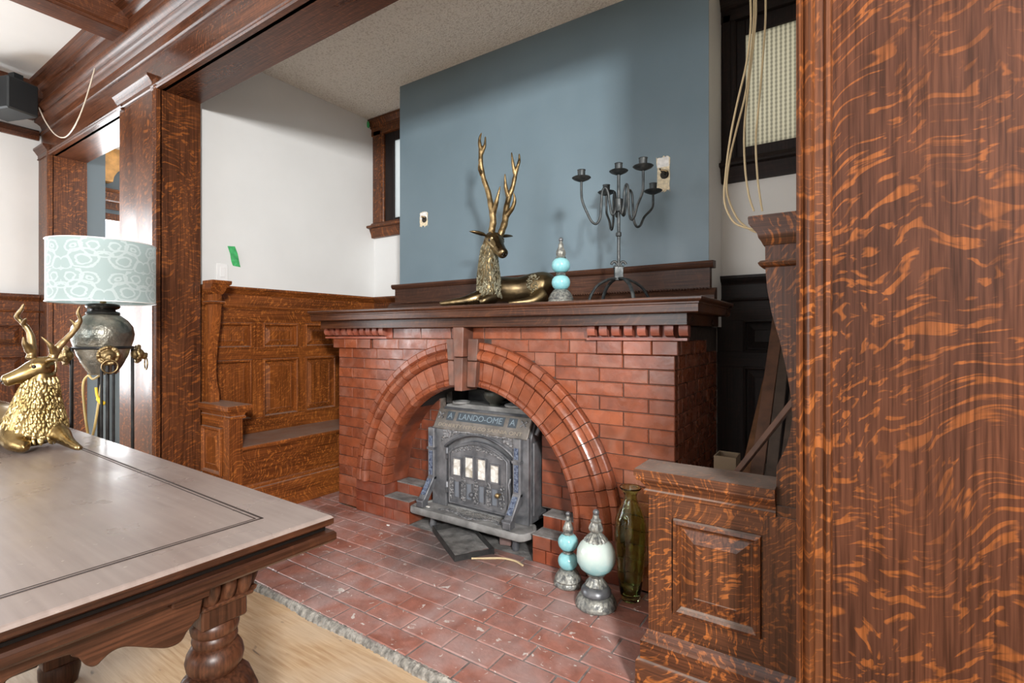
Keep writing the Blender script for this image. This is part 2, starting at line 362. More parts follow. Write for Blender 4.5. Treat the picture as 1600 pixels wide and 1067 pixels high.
# damask lamp shade
t = NT('lamp_fabric'); uv = t.n('ShaderNodeTexCoord').outputs['UV']; sp = t.n('ShaderNodeSeparateXYZ', i_0=uv)
un = t.math('ADD', t.math('MULTIPLY', sp.outputs[0], 4.0), .18); row = t.math('FLOOR', t.math('MULTIPLY', sp.outputs[1], 2.0))
un = t.math('ADD', un, t.math('MULTIPLY', row, .5))
fu = t.math('ABSOLUTE', t.math('SUBTRACT', t.math('FRACT', un), .5)); fv = t.math('FRACT', t.math('MULTIPLY', sp.outputs[1], 2.0))
wob = t.math('MULTIPLY', t.math('SUBTRACT', t.noise(t.n('ShaderNodeCombineXYZ', i_0=fu, i_1=fv, i_2=0.0).outputs[0], 6, 2), .5), .10)
acc = None
for cx_, cy_, r_, w_, asp in ((.23, .34, .17, .016, .9), (.23, .30, .085, .014, .9), (.12, .74, .15, .016, .8), (.34, .72, .10, .016, .9), (.34, .72, .035, .015, 1), (.0, .48, .09, .016, 1.6), (.44, .16, .08, .014, .7), (.12, .76, .06, .014, .8)):
    dx = t.math('SUBTRACT', fu, cx_); dy = t.math('MULTIPLY', t.math('SUBTRACT', fv, cy_), asp*.62)
    d = t.math('ADD', t.math('SQRT', t.math('ADD', t.math('MULTIPLY', dx, dx), t.math('MULTIPLY', dy, dy))), wob)
    k = t.math('LESS_THAN', t.math('ABSOLUTE', t.math('SUBTRACT', d, r_)), w_)
    acc = k if acc is None else t.math('MAXIMUM', acc, k)
c = t.mix(acc, (.42, .53, .53), (.57, .66, .665)); t.P(Base_Color=c, Roughness=.65, Sheen_Weight=.2)
tr = t.n('ShaderNodeBsdfTranslucent'); t.set(tr.inputs[0], c); mx = t.n('ShaderNodeMixShader', i_0=.3)
o_ = [n for n in t.t.nodes if n.type == 'OUTPUT_MATERIAL'][0]
t.t.links.new(t.p.outputs[0], mx.inputs[1]); t.t.links.new(tr.outputs[0], mx.inputs[2]); t.t.links.new(mx.outputs[0], o_.inputs[0])

# ------------------------------------------------------------------ the setting
FZ = -.032                       # sub-floor level; the brick hearth top is z = 0
XL, XR, YR = -5.76, 1.75, -3.0   # room: left wall, right wall, rear wall
YW0, YW1 = 1.34, 1.565           # the wall with the two wide cased openings
ZC, ZA = 3.2, 3.04               # ceilings: room, alcove
SOF = 2.62                       # underside of the oak header
fl = tag(B(XL-.9, XR+.2, YR-.2, 3.8, FZ-.1, FZ).build('floor', 'plywood'), 'bare worn plywood sub-floor with stains and scratches', kind='structure')

def wall_hole(name, ax, a0, a1, t0, t1, z0, z1, holes, mat, label):
    """wall slab along axis ax ('x' or 'y') between thickness t0..t1 with rectangular window holes (a0,a1,z0,z1)"""
    mb = MB(); cuts = sorted(set([a0, a1]+[h for q in holes for h in q[:2]]))
    def bx(p, q, r, s):
        mb.box(p, q, t0, t1, r, s) if ax == 'x' else mb.box(t0, t1, p, q, r, s)
    for p, q in zip(cuts[:-1], cuts[1:]):
        hs = [h for h in holes if h[0] <= p+1e-6 and h[1] >= q-1e-6]
        if not hs: bx(p, q, z0, z1)
        else:
            h = hs[0]
            if h[2] > z0: bx(p, q, z0, h[2])
            if h[3] < z1: bx(p, q, h[3], z1)
    o = mb.build(name, mat); return tag(o, label, kind='structure')
wall_hole('wall_left', 'y', YR, YW0+.02, XL-.14, XL, FZ, ZC, [(-1.95, -.35, .6, 2.4), (-.02, .86, .5, 2.4)], 'white_paint', 'white plaster wall of the room beside the lamp')
wall_hole('wall_rear', 'x', XL-.14, XR+.14, YR-.14, YR, FZ, ZC, [(-3.4, -.8, .85, 2.6)], 'white_paint', 'white rear wall of the room behind the camera')
wall_hole('wall_right', 'y', YR, YW0+.02, XR, XR+.14, FZ, ZC, [(-1.85, -1.0, 1.95, 2.75)], 'white_paint', 'white right-hand wall of the room behind the camera')
tag(B(XL-.14, XR+.14, YR-.14, YW0+.1, ZC, ZC+.1).build('ceiling', 'white_paint'), 'white stippled ceiling panel between the oak beams', kind='structure')
def plain_window(name, ax, t, a0, a1, z0, z1, label):
    r = struct(name, ((a0+a1)/2, t, z0) if ax == 'x' else (t, (a0+a1)/2, z0), label)
    def bx(p, q, u, v, d=.05): return B(p, q, t-d/2, t+d/2, u, v) if ax == 'x' else B(t-d/2, t+d/2, p, q, u, v)
    for p, q, u, v in ((a0, a0+.07, z0, z1), (a1-.07, a1, z0, z1), (a0+.07, a1-.07, z0, z0+.07), (a0+.07, a1-.07, z1-.07, z1)): bx(p, q, u, v).build('window_frame', 'oak_z', r)
    if z1-z0 > 1: bx(a0+.07, a1-.07, (z0+z1)/2-.02, (z0+z1)/2+.02).build('meeting_rail', 'oak_z', r)
    return r
plain_window('window_4', 'y', XL-.07, -1.95, -.35, .6, 2.4, 'oak framed sash window in the left room wall')
plain_window('window_7', 'y', XL-.07, -.02, .86, .5, 2.4, 'narrow oak framed window in the left room wall nearest the pillar')
plain_window('window_5', 'x', YR-.07, -3.4, -.8, .85, 2.6, 'unseen wide oak framed window added in the rear room wall for fill light')  # unseen window added as the opening for the rear fill light
plain_window('window_6', 'y', XR+.07, -1.85, -1.0, 1.95, 2.75, 'oak framed window in the right room wall')

# ---- oak front wall: pillars, header, mouldings
wf = struct('wall_front', (-2.0, 1.45, FZ), 'oak cased wall with two wide openings, pillars and a moulded header')
def PX(poly, x0, x1): return MB().prism(poly, 'x', x0, x1)
MB().box(XL, XR, 1.36, 1.555, SOF+.02, ZC).build('header_core', 'oak_beam_x', wf)
B(-3.44, -.10, YW0, YW1, SOF, SOF+.02).build('soffit_board', 'oak_beam_x', wf)
B(-5.44, -4.02, YW0, YW1, SOF, SOF+.02).build('soffit_board', 'oak_beam_x', wf)
PX([(1.365, 2.62), (1.365, 2.862), (1.345, 2.862), (1.345, 2.62)], XL, XR).build('fascia_board', 'oak_beam_x', wf)
edge = [(1.346, SOF-.001), (1.318, SOF-.001), (1.312, 2.627), (1.317, 2.633), (1.325, 2.635), (1.317, 2.638), (1.312, 2.646), (1.318, 2.654), (1.328, 2.657), (1.328, 2.672), (1.346, 2.68)]
PX(edge, -3.51, -.04).build('edge_moulding', 'oak_beam_x', wf, 40); PX(edge, -5.5, -3.96).build('edge_moulding', 'oak_beam_x', wf, 40)
PX([(1.346, 2.848), (1.334, 2.85), (1.326, 2.858), (1.334, 2.866), (1.346, 2.87)], XL, XR).build('bead_moulding', 'oak_beam_x', wf, 50)
PX([(1.366, 2.862), (1.345, 2.862), (1.345, 2.905), (1.336, 2.93), (1.315, 2.944), (1.302, 2.948), (1.296, 2.955), (1.302, 2.962), (1.296, 2.969), (1.300, 2.978), (1.288, 2.984), (1.270, 2.998), (1.262, 3.02), (1.268, 3.04), (1.284, 3.05), (1.366, 3.05)], XL, XR).build('cornice_moulding', 'oak_beam_x', wf, 35)
PX([(1.366, 3.05), (1.290, 3.05), (1.290, 3.13), (1.270, 3.14), (1.255, 3.165), (1.215, 3.18), (1.205, 3.2), (1.366, 3.2)], XL, XR).build('crown_moulding', 'oak_beam_x', wf, 35)
# pillars
def vmould(x0, dirx, z1, name='edge_moulding', zb=FZ):
    d = dirx
    pr = [(x0, 1.346), (x0, 1.318), (x0+.006*d, 1.312), (x0+.012*d, 1.317), (x0+.014*d, 1.325), (x0+.018*d, 1.317), (x0+.026*d, 1.312), (x0+.034*d, 1.318), (x0+.037*d, 1.328), (x0+.052*d, 1.328), (x0+.058*d, 1.318), (x0+.066*d, 1.318), (x0+.07*d, 1.33), (x0+.07*d, 1.346)]
    return MB().prism(pr, 'z', zb, z1).build(name, 'oak_z', wf, 40)
B(-4.02, -3.44, 1.346, 1.56, FZ, SOF).build('jamb_core', 'oak_z', wf)
B(-3.45, -3.438, YW0, YW1, FZ, SOF).build('jamb_board', 'oak_z', wf)
B(-4.02, -3.505, 1.328, 1.346, FZ, 2.645).build('casing_board', 'oak_z', wf); vmould(-3.438, -1, 2.68)
B(-5.76, -5.44, 1.346, 1.56, FZ, SOF).build('jamb_core', 'oak_z', wf)
B(-5.45, -5.438, YW0, YW1, FZ, SOF).build('jamb_board', 'oak_z', wf); B(-5.76, -5.505, 1.328, 1.346, FZ, 2.645).build('casing_board', 'oak_z', wf); vmould(-5.438, -1, 2.68)
B(-.10, XR, 1.346, 1.56, FZ, SOF).build('jamb_core', 'oak_z', wf)
B(-.045, XR, 1.330, 1.346, FZ, 2.645).build('casing_board', 'oak_board', wf); vmould(-.10, 1, 2.68)
def capital(x0, x1):
    pr = [(1.347, 2.632), (1.322, 2.632), (1.316, 2.638), (1.322, 2.645), (1.322, 2.668), (1.312, 2.682), (1.300, 2.70), (1.292, 2.708), (1.292, 2.724), (1.347, 2.724)]
    MB().prism(pr, 'x', x0, x1).build('capital', 'oak_beam_x', wf, 35)
capital(-4.04, -3.50); capital(-5.76, -5.50); capital(-.05, XR)
# ---- ceiling beams of the room
tb = struct('trim_1', (-3.865, -.8, 3.04), 'oak box beam crossing the room ceiling above the lamp')
MB().prism([(-3.97, 3.2), (-3.97, 3.07), (-3.955, 3.06), (-3.955, 3.045), (-3.95, 3.04), (-3.78, 3.04), (-3.775, 3.045), (-3.775, 3.06), (-3.76, 3.07), (-3.76, 3.2)], 'y', YR, 1.29).build('beam_casing', 'oak_beam_y', tb)
tb = struct('trim_2', (-5.62, -.8, 2.96), 'oak perimeter beam along the top of the left room wall')
B(XL, -5.48, YR, 1.29, 2.963, ZC).build('beam_casing', 'oak_beam_y', tb)
tb = struct('trim_3', (-1.0, -.8, 3.04), 'oak box beam crossing the room ceiling above the camera')
B(-1.1, -.89, YR, 1.29, 3.04, ZC).build('beam_casing', 'oak_beam_y', tb)
tag(MB().prism([(XL-.001, 2.80), (XL+.02, 2.80), (XL+.035, 2.83), (XL+.035, 2.87), (XL+.02, 2.884), (XL-.001, 2.884)], 'y', YR, 1.325).build('trim_4', 'oak_beam_y'), 'oak picture rail near the top of the left white wall', kind='structure')

# ---- wainscot builder: local (u along wall, n out of wall, z)
def wains(name, o, U, N, L, cols, rows, zb, label, mats, capz=1.475, base=False, kind_struct=True):
    r = struct(name, o, label)
    U = Vector(U); N = Vector(N); Mx = Matrix.Translation(Vector(o)) @ Matrix(((U.x, N.x, 0, 0), (U.y, N.y, 0, 0), (0, 0, 1, 0), (0, 0, 0, 1)))
    oz = o[2]; hz, vz = mats
    def bl(mb, nm, m, **k): mb.xf(Mx); return mb.build(nm, m, r, **k)
    bl(MB().box(0, L, 0, .004, zb-oz, capz-oz), 'backing', hz)
    T = .022
    edges = [zb]+[z for q in rows for z in q]+[1.345]
    for i in range(0, len(edges), 2): bl(MB().box(0, L, .004, T, edges[i]-oz, edges[i+1]-oz), 'rail', hz, bevel=.002)
    us = [0]+[u for c in cols for u in c]+[L]
    for zz in rows:
        for i in range(0, len(us), 2):
            if us[i+1]-us[i] > .005: bl(MB().box(us[i], us[i+1], .004, T, zz[0]-oz, zz[1]-oz), 'stile', vz)
        for c in cols:
            bl(MB().rings((0, 0, 0), (1, 0, 0), (0, 0, 1), (0, 1, 0), (c[0], c[1], zz[0]-oz, zz[1]-oz),
               [(-.006, T), (-.004, T+.008), (.006, T+.011), (.012, T+.004), (.014, .006), (.018, .006), (.052, .019), (.054, .017)]), 'panel', vz)
    bl(MB().box(0, L, .004, .020, 1.345-oz, 1.435-oz), 'frieze', hz)
    bl(MB().prism([(.004, 1.332-oz), (.026, 1.332-oz), (.034, 1.340-oz), (.028, 1.350-oz), (.004, 1.352-oz)], 'x', 0, L), 'bead_moulding', hz, smooth=40)
    bl(MB().prism([(.004, 1.425-oz), (.024, 1.425-oz), (.028, 1.436-oz), (.046, 1.447-oz), (.050, 1.457-oz), (.056, 1.460-oz), (.056, capz-oz), (.0, capz-oz)], 'x', 0, L), 'cap_moulding', hz, smooth=40)
    if base: bl(MB().prism([(.004, FZ-oz), (.036, FZ-oz), (.036, .13-oz), (.026, .15-oz), (.004, .16-oz)], 'x', 0, L), 'baseboard', hz)
    return r
# left room wall wainscot (u runs from the pillar towards the camera)
cols = [(.10, .375)]
wains('trim_5', (XL, 1.326, FZ), (0, -1, 0), (1, 0, 0), .44, cols, [(.20, .967), (1.055, 1.225)], FZ, 'oak wainscot panelling of the left room wall behind the table', ('oak_y', 'oak_z'), 1.485, True)
# ---- alcove shell
AL, AR, AB = -3.52, .05, 3.05
tag(B(AL-.1, AL, YW1-.01, AB, FZ, ZA).build('wall_alcove_left', 'white_paint'), 'white plaster wall of the fireplace alcove above the left bench', kind='structure')
tag(B(AR, AR+.1, YW1-.01, AB, FZ, ZA).build('wall_alcove_right', 'return_paint'), 'plaster wall of the fireplace alcove above the right bench', kind='structure')
wall_hole('wall_alcove_back', 'x', AL-.1, -1.7, AB, AB+.12, FZ, ZA, [(-3.36, -2.98, 2.10, 2.87)], 'white_paint', 'white back wall of the alcove left of the chimney breast')
wall_hole('wall_alcove_back_right', 'x', -1.7, AR+.1, AB, AB+.12, FZ, ZA, [(-.55, -.05, 2.14, 2.87)], 'return_paint', 'shade-greyed white back wall of the alcove right of the chimney breast')  # greyer paint than the left part: alcove shade put into the colour
tag(B(AL-.1, AR+.1, YW1-.01, AB+.12, ZA, ZA+.08).build('ceiling_alcove', 'popcorn'), 'cream stippled popcorn ceiling over the fireplace alcove', kind='structure')
mb = MB(); mb.box(-2.85, -.60, 2.724, AB, 1.19, ZA); mb.cur = 1; mb.box(-2.85, -.60, 2.72, 2.7245, 1.2, ZA)
tag(mb.build('wall_chimney', ['return_paint', 'blue_paint']), 'slate blue painted chimney breast above the mantel', kind='structure')
# ---- alcove windows
def alc_window(name, x0, x1, gx0, gx1, label, woods, glass, z0=2.0, z1=3.035, gz=(2.155, 2.825), casing=.13):
    r = struct(name, ((x0+x1)/2, AB-.02, z0), label); wz, wx, sash = woods; Y = AB
    for a, b in ((x0, x0+casing), (x1-casing, x1)):
        MB().prism([(a, Y), (a, Y-.028), (a+.01, Y-.032), (b-.03, Y-.032), (b-.025, Y-.024), (b-.008, Y-.024), (b, Y-.016), (b, Y)] if a == x0 else [(b, Y), (b, Y-.028), (b-.01, Y-.032), (a+.03, Y-.032), (a+.025, Y-.024), (a+.008, Y-.024), (a, Y-.016), (a, Y)], 'z', z0+.13, z1-.1).build('casing', wz, r, 40)
    MB().prism([(Y, z1-.135), (Y-.032, z1-.135), (Y-.032, z1-.075), (Y-.045, z1-.07), (Y-.045, z1-.055), (Y-.06, z1-.04), (Y-.075, z1-.02), (Y-.075, z1), (Y, z1)], 'x', x0-.02, x1+.02).build('head_casing', wx, r, 35)
    MB().prism([(Y, z0), (Y-.03, z0), (Y-.036, z0+.03), (Y-.05, z0+.06), (Y-.055, z0+.075), (Y-.085, z0+.08), (Y-.09, z0+.09), (Y-.085, z0+.10), (Y-.05, z0+.105), (Y-.03, z0+.13), (Y, z0+.13)], 'x', x0-.02, x1+.02).build('window_sill', wx, r, 35)
    a, b = x0+casing, x1-casing; c, d = z0+.13, z1-.135
    for q in ((a, gx0, c, d), (gx1, b, c, d), (gx0, gx1, c, gz[0]), (gx0, gx1, gz[1], d)): B(q[0], q[1], Y-.006, Y+.03, q[2], q[3]).build('sash', sash, r, bevel=.003)
    B(gx0, gx1, Y+.008, Y+.013, gz[0], gz[1]).build('pane', glass, r)
    return r
alc_window('window_1', -3.505, -2.87, -3.262, -3.10, 'small oak framed alcove window left of the blue chimney breast', ('oak_z', 'oak_x', 'oak_black_z'), 'glass_reeded_left')
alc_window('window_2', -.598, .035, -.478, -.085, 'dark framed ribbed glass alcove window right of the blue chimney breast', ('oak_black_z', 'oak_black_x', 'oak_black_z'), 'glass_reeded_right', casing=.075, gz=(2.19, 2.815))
# ---- alcove panelling
wains('trim_6', (AL, 1.60, .45), (0, 1, 0), (1, 0, 0), 1.45, [(.02, .328), (.415, .685), (.753, 1.02), (1.09, 1.36)], [(.555, .967), (1.055, 1.225)], .45, 'orange oak raised panelling above the left bench', ('oak_light_y', 'oak_light_z'))
wains('trim_7', (-.622, AB, 0), (1, 0, 0), (0, -1, 0), .67, [(.14, .38), (.45, .64)], [(.20, .967), (1.055, 1.225)], 0, 'oak panelling darkened to look shaded on the back wall right of the fireplace', ('oak_black_x', 'oak_black_z'), 1.475, False)
wains('trim_8', (AL+.02, AB, .45), (1, 0, 0), (0, -1, 0), .64, [(.1, .5)], [(.555, .967), (1.055, 1.225)], .45, 'oak panelling on the back wall left of the fireplace', ('oak_x', 'oak_z'))
# ---- room behind the second opening
tag(B(-6.45, -5.46, YW1-.005, 1.70, FZ, ZA).build('wall_bay_return', 'bluegrey_wall'), 'dark blue grey return wall seen through the second opening', kind='structure')
wall_hole('wall_bay', 'y', 1.70, 3.7, -6.45, -6.35, FZ, ZA, [(1.8, 3.1, .75, 2.40)], 'bluegrey_wall', 'blue grey bay wall around the bright window')
tag(B(-6.45, AL-.1, 3.6, 3.7, FZ, ZA).build('wall_bay_far', 'white_paint'), 'white far wall of the room behind the second opening', kind='structure')
tag(B(-6.45, AL-.1, YW1-.005, 3.7, ZA, ZA+.1).build('ceiling_bay', 'white_paint'), 'white ceiling of the room behind the second opening', kind='structure')
w3 = plain_window('window_3', 'y', -6.38, 1.8, 3.1, .75, 2.40, 'bright window seen through the second opening above the lamp')
MB().prism([(-6.35, 2.44), (-6.30, 2.44), (-6.30, 2.50), (-6.27, 2.52), (-6.27, 2.60), (-6.24, 2.63), (-6.35, 2.66)], 'y', 1.72, 3.3).build('valance', 'oak_y', w3)
mb = MB()
arc = [(1.75+.75*(1-math.cos(a)), 2.68+.36*math.sin(a)) for a in [PI/2*i/10 for i in range(11)]]
mb.prism([(1.75, 2.68)]+[(y, 3.04) for y in (1.75,)]+[(3.0, 3.04), (3.0, 2.98)]+[(2.5-.5*math.cos(a)*1.0, 2.70+.28*math.sin(a)) for a in [PI/2*(1-i/8) for i in range(9)]], 'x', -6.34, -6.22)
mb.build('arched_head', 'golden_wood', w3)
#PART3

# ------------------------------------------------------------------ fireplace of glazed brick
FX0, FX1, FY = -2.90, -.624, 2.204
AX, AZ, ARO = -1.765, .205, .905           # arch centre and outer radius
CRS = 1.058/16
JT = .0035
fp = thing('fireplace', (-1.76, 2.4, 0), 'glazed red brick fireplace with a broad moulded arch and keystone', 'fireplace')
FPL = Vector(fp.location)
core = [(FX0+.006, 0), (FX0+.006, 1.185), (FX1-.006, 1.185), (FX1-.006, 0)]+[(AX+.86*math.cos(a), AZ+.86*math.sin(a)) for a in [PI*i/32 for i in range(33)]]
core = core[:4]+[(AX+.86, 0)]+core[4:]+[(AX-.86, 0)]
MB().prism(core, 'y', FY+.005, 2.42).build('masonry_core', 'mortar_dark', fp)
B(FX0+.006, -2.5, 2.42, AB-.005, 0, 1.185).build('masonry_core', 'mortar_dark', fp); B(-1.05, FX1-.006, 2.42, AB-.005, 0, 1.185).build('masonry_core', 'mortar_dark', fp)
B(-2.5, -1.05, 2.44, AB-.005, 1.0, 1.185).build('masonry_core', 'mortar_dark', fp)
_bm = {}
def brick(parent, x0, x1, y0, y1, z0, z1, mat, face='-y', name='brick', ins=.0035):
    """one brick with chamfered front; meshes are shared between bricks of one size"""
    L_, D_, H_ = round(x1-x0, 3), round(y1-y0, 3), round(z1-z0, 3); key = (L_, D_, H_, mat, face)
    if key not in _bm:
        mb = MB(); a, b, c = L_/2, D_/2, H_/2; i = ins
        if face == '-y': loops = [[(-a, b, -c), (a, b, -c), (a, b, c), (-a, b, c)], [(-a, -b+i, -c), (a, -b+i, -c), (a, -b+i, c), (-a, -b+i, c)], [(-a+i, -b, -c+i), (a-i, -b, -c+i), (a-i, -b, c-i), (-a+i, -b, c-i)]]
        elif face == '+x': loops = [[(-a, -b, -c), (-a, b, -c), (-a, b, c), (-a, -b, c)], [(a-i, -b, -c), (a-i, b, -c), (a-i, b, c), (a-i, -b, c)], [(a, -b+i, -c+i), (a, b-i, -c+i), (a, b-i, c-i), (a, -b+i, c-i)]]
        elif face == '-x': loops = [[(a, -b, -c), (a, b, -c), (a, b, c), (a, -b, c)], [(-a+i, -b, -c), (-a+i, b, -c), (-a+i, b, c), (-a+i, -b, c)], [(-a, -b+i, -c+i), (-a, b-i, -c+i), (-a, b-i, c-i), (-a, -b+i, c-i)]]
        else: loops = [[(-a, -b, -c), (a, -b, -c), (a, b, -c), (-a, b, -c)], [(-a, -b, c-i), (a, -b, c-i), (a, b, c-i), (-a, b, c-i)], [(-a+i, -b+i, c), (a-i, -b+i, c), (a-i, b-i, c), (-a+i, b-i, c)]]
        mb.loft(loops); me = mb.mesh('brick'); me.materials.append(M[mat]); _bm[key] = me
    o = bpy.data.objects.new(name, _bm[key]); COL.objects.link(o); o.parent = parent
    o.location = Vector(((x0+x1)/2, (y0+y1)/2, (z0+z1)/2))-wloc(parent)
    return o
def arcx(z):
    d = ARO**2-(z-AZ)**2
    return math.sqrt(d) if d > 0 else 0.0
def front_brick(x0, x1, z0, z1, yf):
    if x0 < AX < x1: front_brick(x0, AX-.002, z0, z1, yf); front_brick(AX+.002, x1, z0, z1, yf); return
    left = x1 <= AX; zlo = max(z0, 0)
    far = x1 < AX-arcx(max(zlo, AZ))-.001 if left else x0 > AX+arcx(max(zlo, AZ))+.001
    if far or z0 >= AZ+ARO: brick(fp, x0, x1, yf, yf+.05, z0, z1, 'brick_glazed'); return
    pl = []; pr = []
    for k in range(7):
        z = z0+(z1-z0)*k/6; r = arcx(max(z, AZ))
        a, b = (x0, min(x1, AX-r-.004)) if left else (max(x0, AX+r+.004), x1)
        if b-a > .003: pl.append((a, z)); pr.append((b, z))
    if len(pl) < 2 or max(b[0]-a[0] for a, b in zip(pl, pr)) < .012: return
    MB().prism(pl+pr[::-1], 'y', yf, yf+.05).build('brick', 'brick_glazed', fp)
rb = random.Random(3)
BL = .237
for r in range(16):
    z0, z1 = r*CRS+JT/2, (r+1)*CRS-JT/2
    off = (0 if r % 2 else BL/2)
    x = FX1; first = True; edges_ = [FX1]
    x = FX1-(BL if r % 2 else BL/2)
    while x > FX0+.06: edges_.append(x); x -= BL
    edges_.append(FX0)
    for b, a in zip(edges_[:-1], edges_[1:]):
        if b-a > .19 and rb.random() < .16:          # now and then two half bricks
            m_ = (a+b)/2; front_brick(a+JT/2, m_-JT/2, z0, z1, FY+rb.uniform(-.0012, .0012)); front_brick(m_+JT/2, b-JT/2, z0, z1, FY+rb.uniform(-.0012, .0012))
        else: front_brick(a+JT/2, b-JT/2, z0, z1, FY+rb.uniform(-.0012, .0012))
    y = FY+.051; k = 0; st = [y, y+(.12 if r % 2 else .06)]
    while st[-1] < 3.0: st.append(min(3.02, st[-1]+BL))
    for a, b in zip(st[:-1], st[1:]):
        if b-a > .02: brick(fp, FX1-.05, FX1, a+JT/2, b-JT/2, z0, z1, 'brick_glazed', '+x')
# corbel course, dentil course under the mantel
cz = 1.058
xs = [-.606, -.722, -.858, -.985]
for b, a in zip(xs[:-1], xs[1:]): brick(fp, a+JT/2, b-JT/2, FY-.02, FY+.03, cz, cz+.0625, 'brick_glazed')
for a, b in ((-2.935, -2.81), (-2.81, -2.69), (-2.69, -2.565)): brick(fp, a+JT/2, b-JT/2, FY-.02, FY+.03, cz, cz+.0625, 'brick_glazed')
brick(fp, FX1-.03, FX1+.018, FY+.032, 2.46, cz, cz+.0625, 'brick_glazed', '+x'); brick(fp, FX1-.03, FX1+.018, 2.463, 2.70, cz, cz+.0625, 'brick_glazed', '+x')
x = -2.56
while x < -1.0:
    x2 = min(-.99, x+BL)
    if x2 > x+.03:
        if not (x < AX+.12 and x2 > AX-.07): brick(fp, x+JT/2, x2-JT/2, FY, FY+.04, cz, cz+.063, 'brick_glazed')
        elif x < AX-.08: brick(fp, x+JT/2, AX-.06, FY, FY+.04, cz, cz+.063, 'brick_glazed')
        elif x2 > AX+.12: brick(fp, AX+.11, x2-JT/2, FY, FY+.04, cz, cz+.063, 'brick_glazed')
    x = x2
cz2 = cz+CRS
x = -2.37
while x < -1.04:
    x2 = min(-1.035, x+BL)
    if x2 > x+.02 and not (x > AX-.07 and x2 < AX+.12): brick(fp, x+JT/2, x2-JT/2, FY+.002, FY+.04, cz2, 1.187, 'brick_glazed')
    x = x2
for q in ((FX0, -2.375), (-1.03, FX1)): B(*q, FY-.003, FY+.045, cz2, 1.187).build('dentil_backing', 'brick_dentil', fp)
for xa, n, d in ((-1.022, 8, 1), (-3.0, 10, 1)):
    for i in range(n):
        xx = xa+i*.0605
        o = MB(); hz0 = cz2+.008
        o.prism([(FY, hz0+.004), (FY-.036, hz0+.012), (FY-.045, hz0+.03), (FY-.042, 1.187), (FY, 1.187)], 'x', xx, xx+.038)
        o.build('dentil', 'brick_dentil', fp, 50)
MB().box(-1.03, -.566, FY-.03, FY+.002, cz2-.002, cz2+.009).build('dentil_ledge', 'brick_dentil', fp); MB().box(-3.005, -2.40, FY-.03, FY+.002, cz2-.002, cz2+.009).build('dentil_ledge', 'brick_dentil', fp)
# arch: voussoirs in an outer moulded ring and an inner face ring
def vous(a0, a1, prof, name):
    n = 3; loops = []
    for k in range(n+1):
        a = a0+(a1-a0)*k/n; loops.append([(AX+r*math.cos(a), y, AZ+r*math.sin(a)) for r, y in prof])
    return MB().loft(loops).build(name, 'brick_glazed', fp, 35)
outer = [(.905, 2.235), (.905, 2.168), (.899, 2.163), (.872, 2.163), (.866, 2.170), (.862, 2.178), (.852, 2.160), (.836, 2.150), (.818, 2.152), (.806, 2.165), (.801, 2.182), (.801, 2.235)]
inner = [(.799, 2.25), (.799, 2.186), (.795, 2.181), (.700, 2.186), (.694, 2.192), (.690, 2.182), (.678, 2.176), (.664, 2.182), (.655, 2.198), (.652, 2.25)]
NV = 17; aks = math.radians(3.6)
for side in (0, 1):
    A0, A1 = (0, PI/2-aks) if side == 0 else (PI/2+aks, PI)
    for i in range(NV):
        a0 = A0+(A1-A0)*i/NV+.0025; a1 = A0+(A1-A0)*(i+1)/NV-.0025
        vous(a0, a1, outer, 'arch_voussoir'); vous(a0, a1, inner, 'face_voussoir')
mb = MB(); prof = [(.897, 2.24), (.897, 2.176), (.80, 2.190), (.662, 2.205), (.662, 2.24)]
loops = [[(AX+r*math.cos(a), y, AZ+r*math.sin(a)) for r, y in prof] for a in [PI*i/60 for i in range(61)]]
mb.loft(loops).build('arch_mortar', 'mortar_dark', fp)
mb = MB()   # sooty vault behind the arch
loops = [[(AX+r*math.cos(a), y, AZ+r*math.sin(a)) for r, y in ((.86, 2.252), (.66, 2.252), (.66, 2.96), (.70, 2.96))] for a in [.85+(PI-1.7)*i/40 for i in range(41)]]
mb.loft(loops).build('firebox_vault', 'soot', fp)
for sg in (0, 1): MB().loft([[(AX+r*math.cos(a), y, AZ+r*math.sin(a)) for r, y in ((.86, 2.252), (.66, 2.252), (.66, 2.40), (.70, 2.40))] for a in [(PI-.85*i/10 if sg else .85*i/10) for i in range(11)]]).build('firebox_jamb', 'brick_firebox', fp)
for q in ((-2.5, -1.05, 2.96, 3.0), (-2.2, -2.15, 2.45, 2.96), (-1.40, -1.36, 2.45, 2.96)): B(*q, 0, 1.0).build('firebox_lining', 'soot', fp)
# keystone of three tapering strips
KX = -1.772
for dx, wt, wb_, y, zt, zb_ in ((-.077, .066, .054, 2.148, 1.125, .862), (0, .074, .052, 2.118, 1.188, .840), (.079, .068, .056, 2.148, 1.125, .862)):
    zm = (zt+zb_)/2+.01
    for z0, z1 in ((zb_, zm-.002), (zm+.002, zt)):
        f0 = (z0-zb_)/(zt-zb_); f1 = (z1-zb_)/(zt-zb_); w0 = wb_+(wt-wb_)*f0; w1 = wb_+(wt-wb_)*f1; sl = dx*.18
        MB().prism([(KX+dx-sl*(1-f0)-w0/2, z0), (KX+dx-sl*(1-f0)+w0/2, z0), (KX+dx-sl*(1-f1)+w1/2, z1), (KX+dx-sl*(1-f1)-w1/2, z1)], 'y', y, 2.26).build('keystone_strip', 'brick_key', fp, bevel=.003)
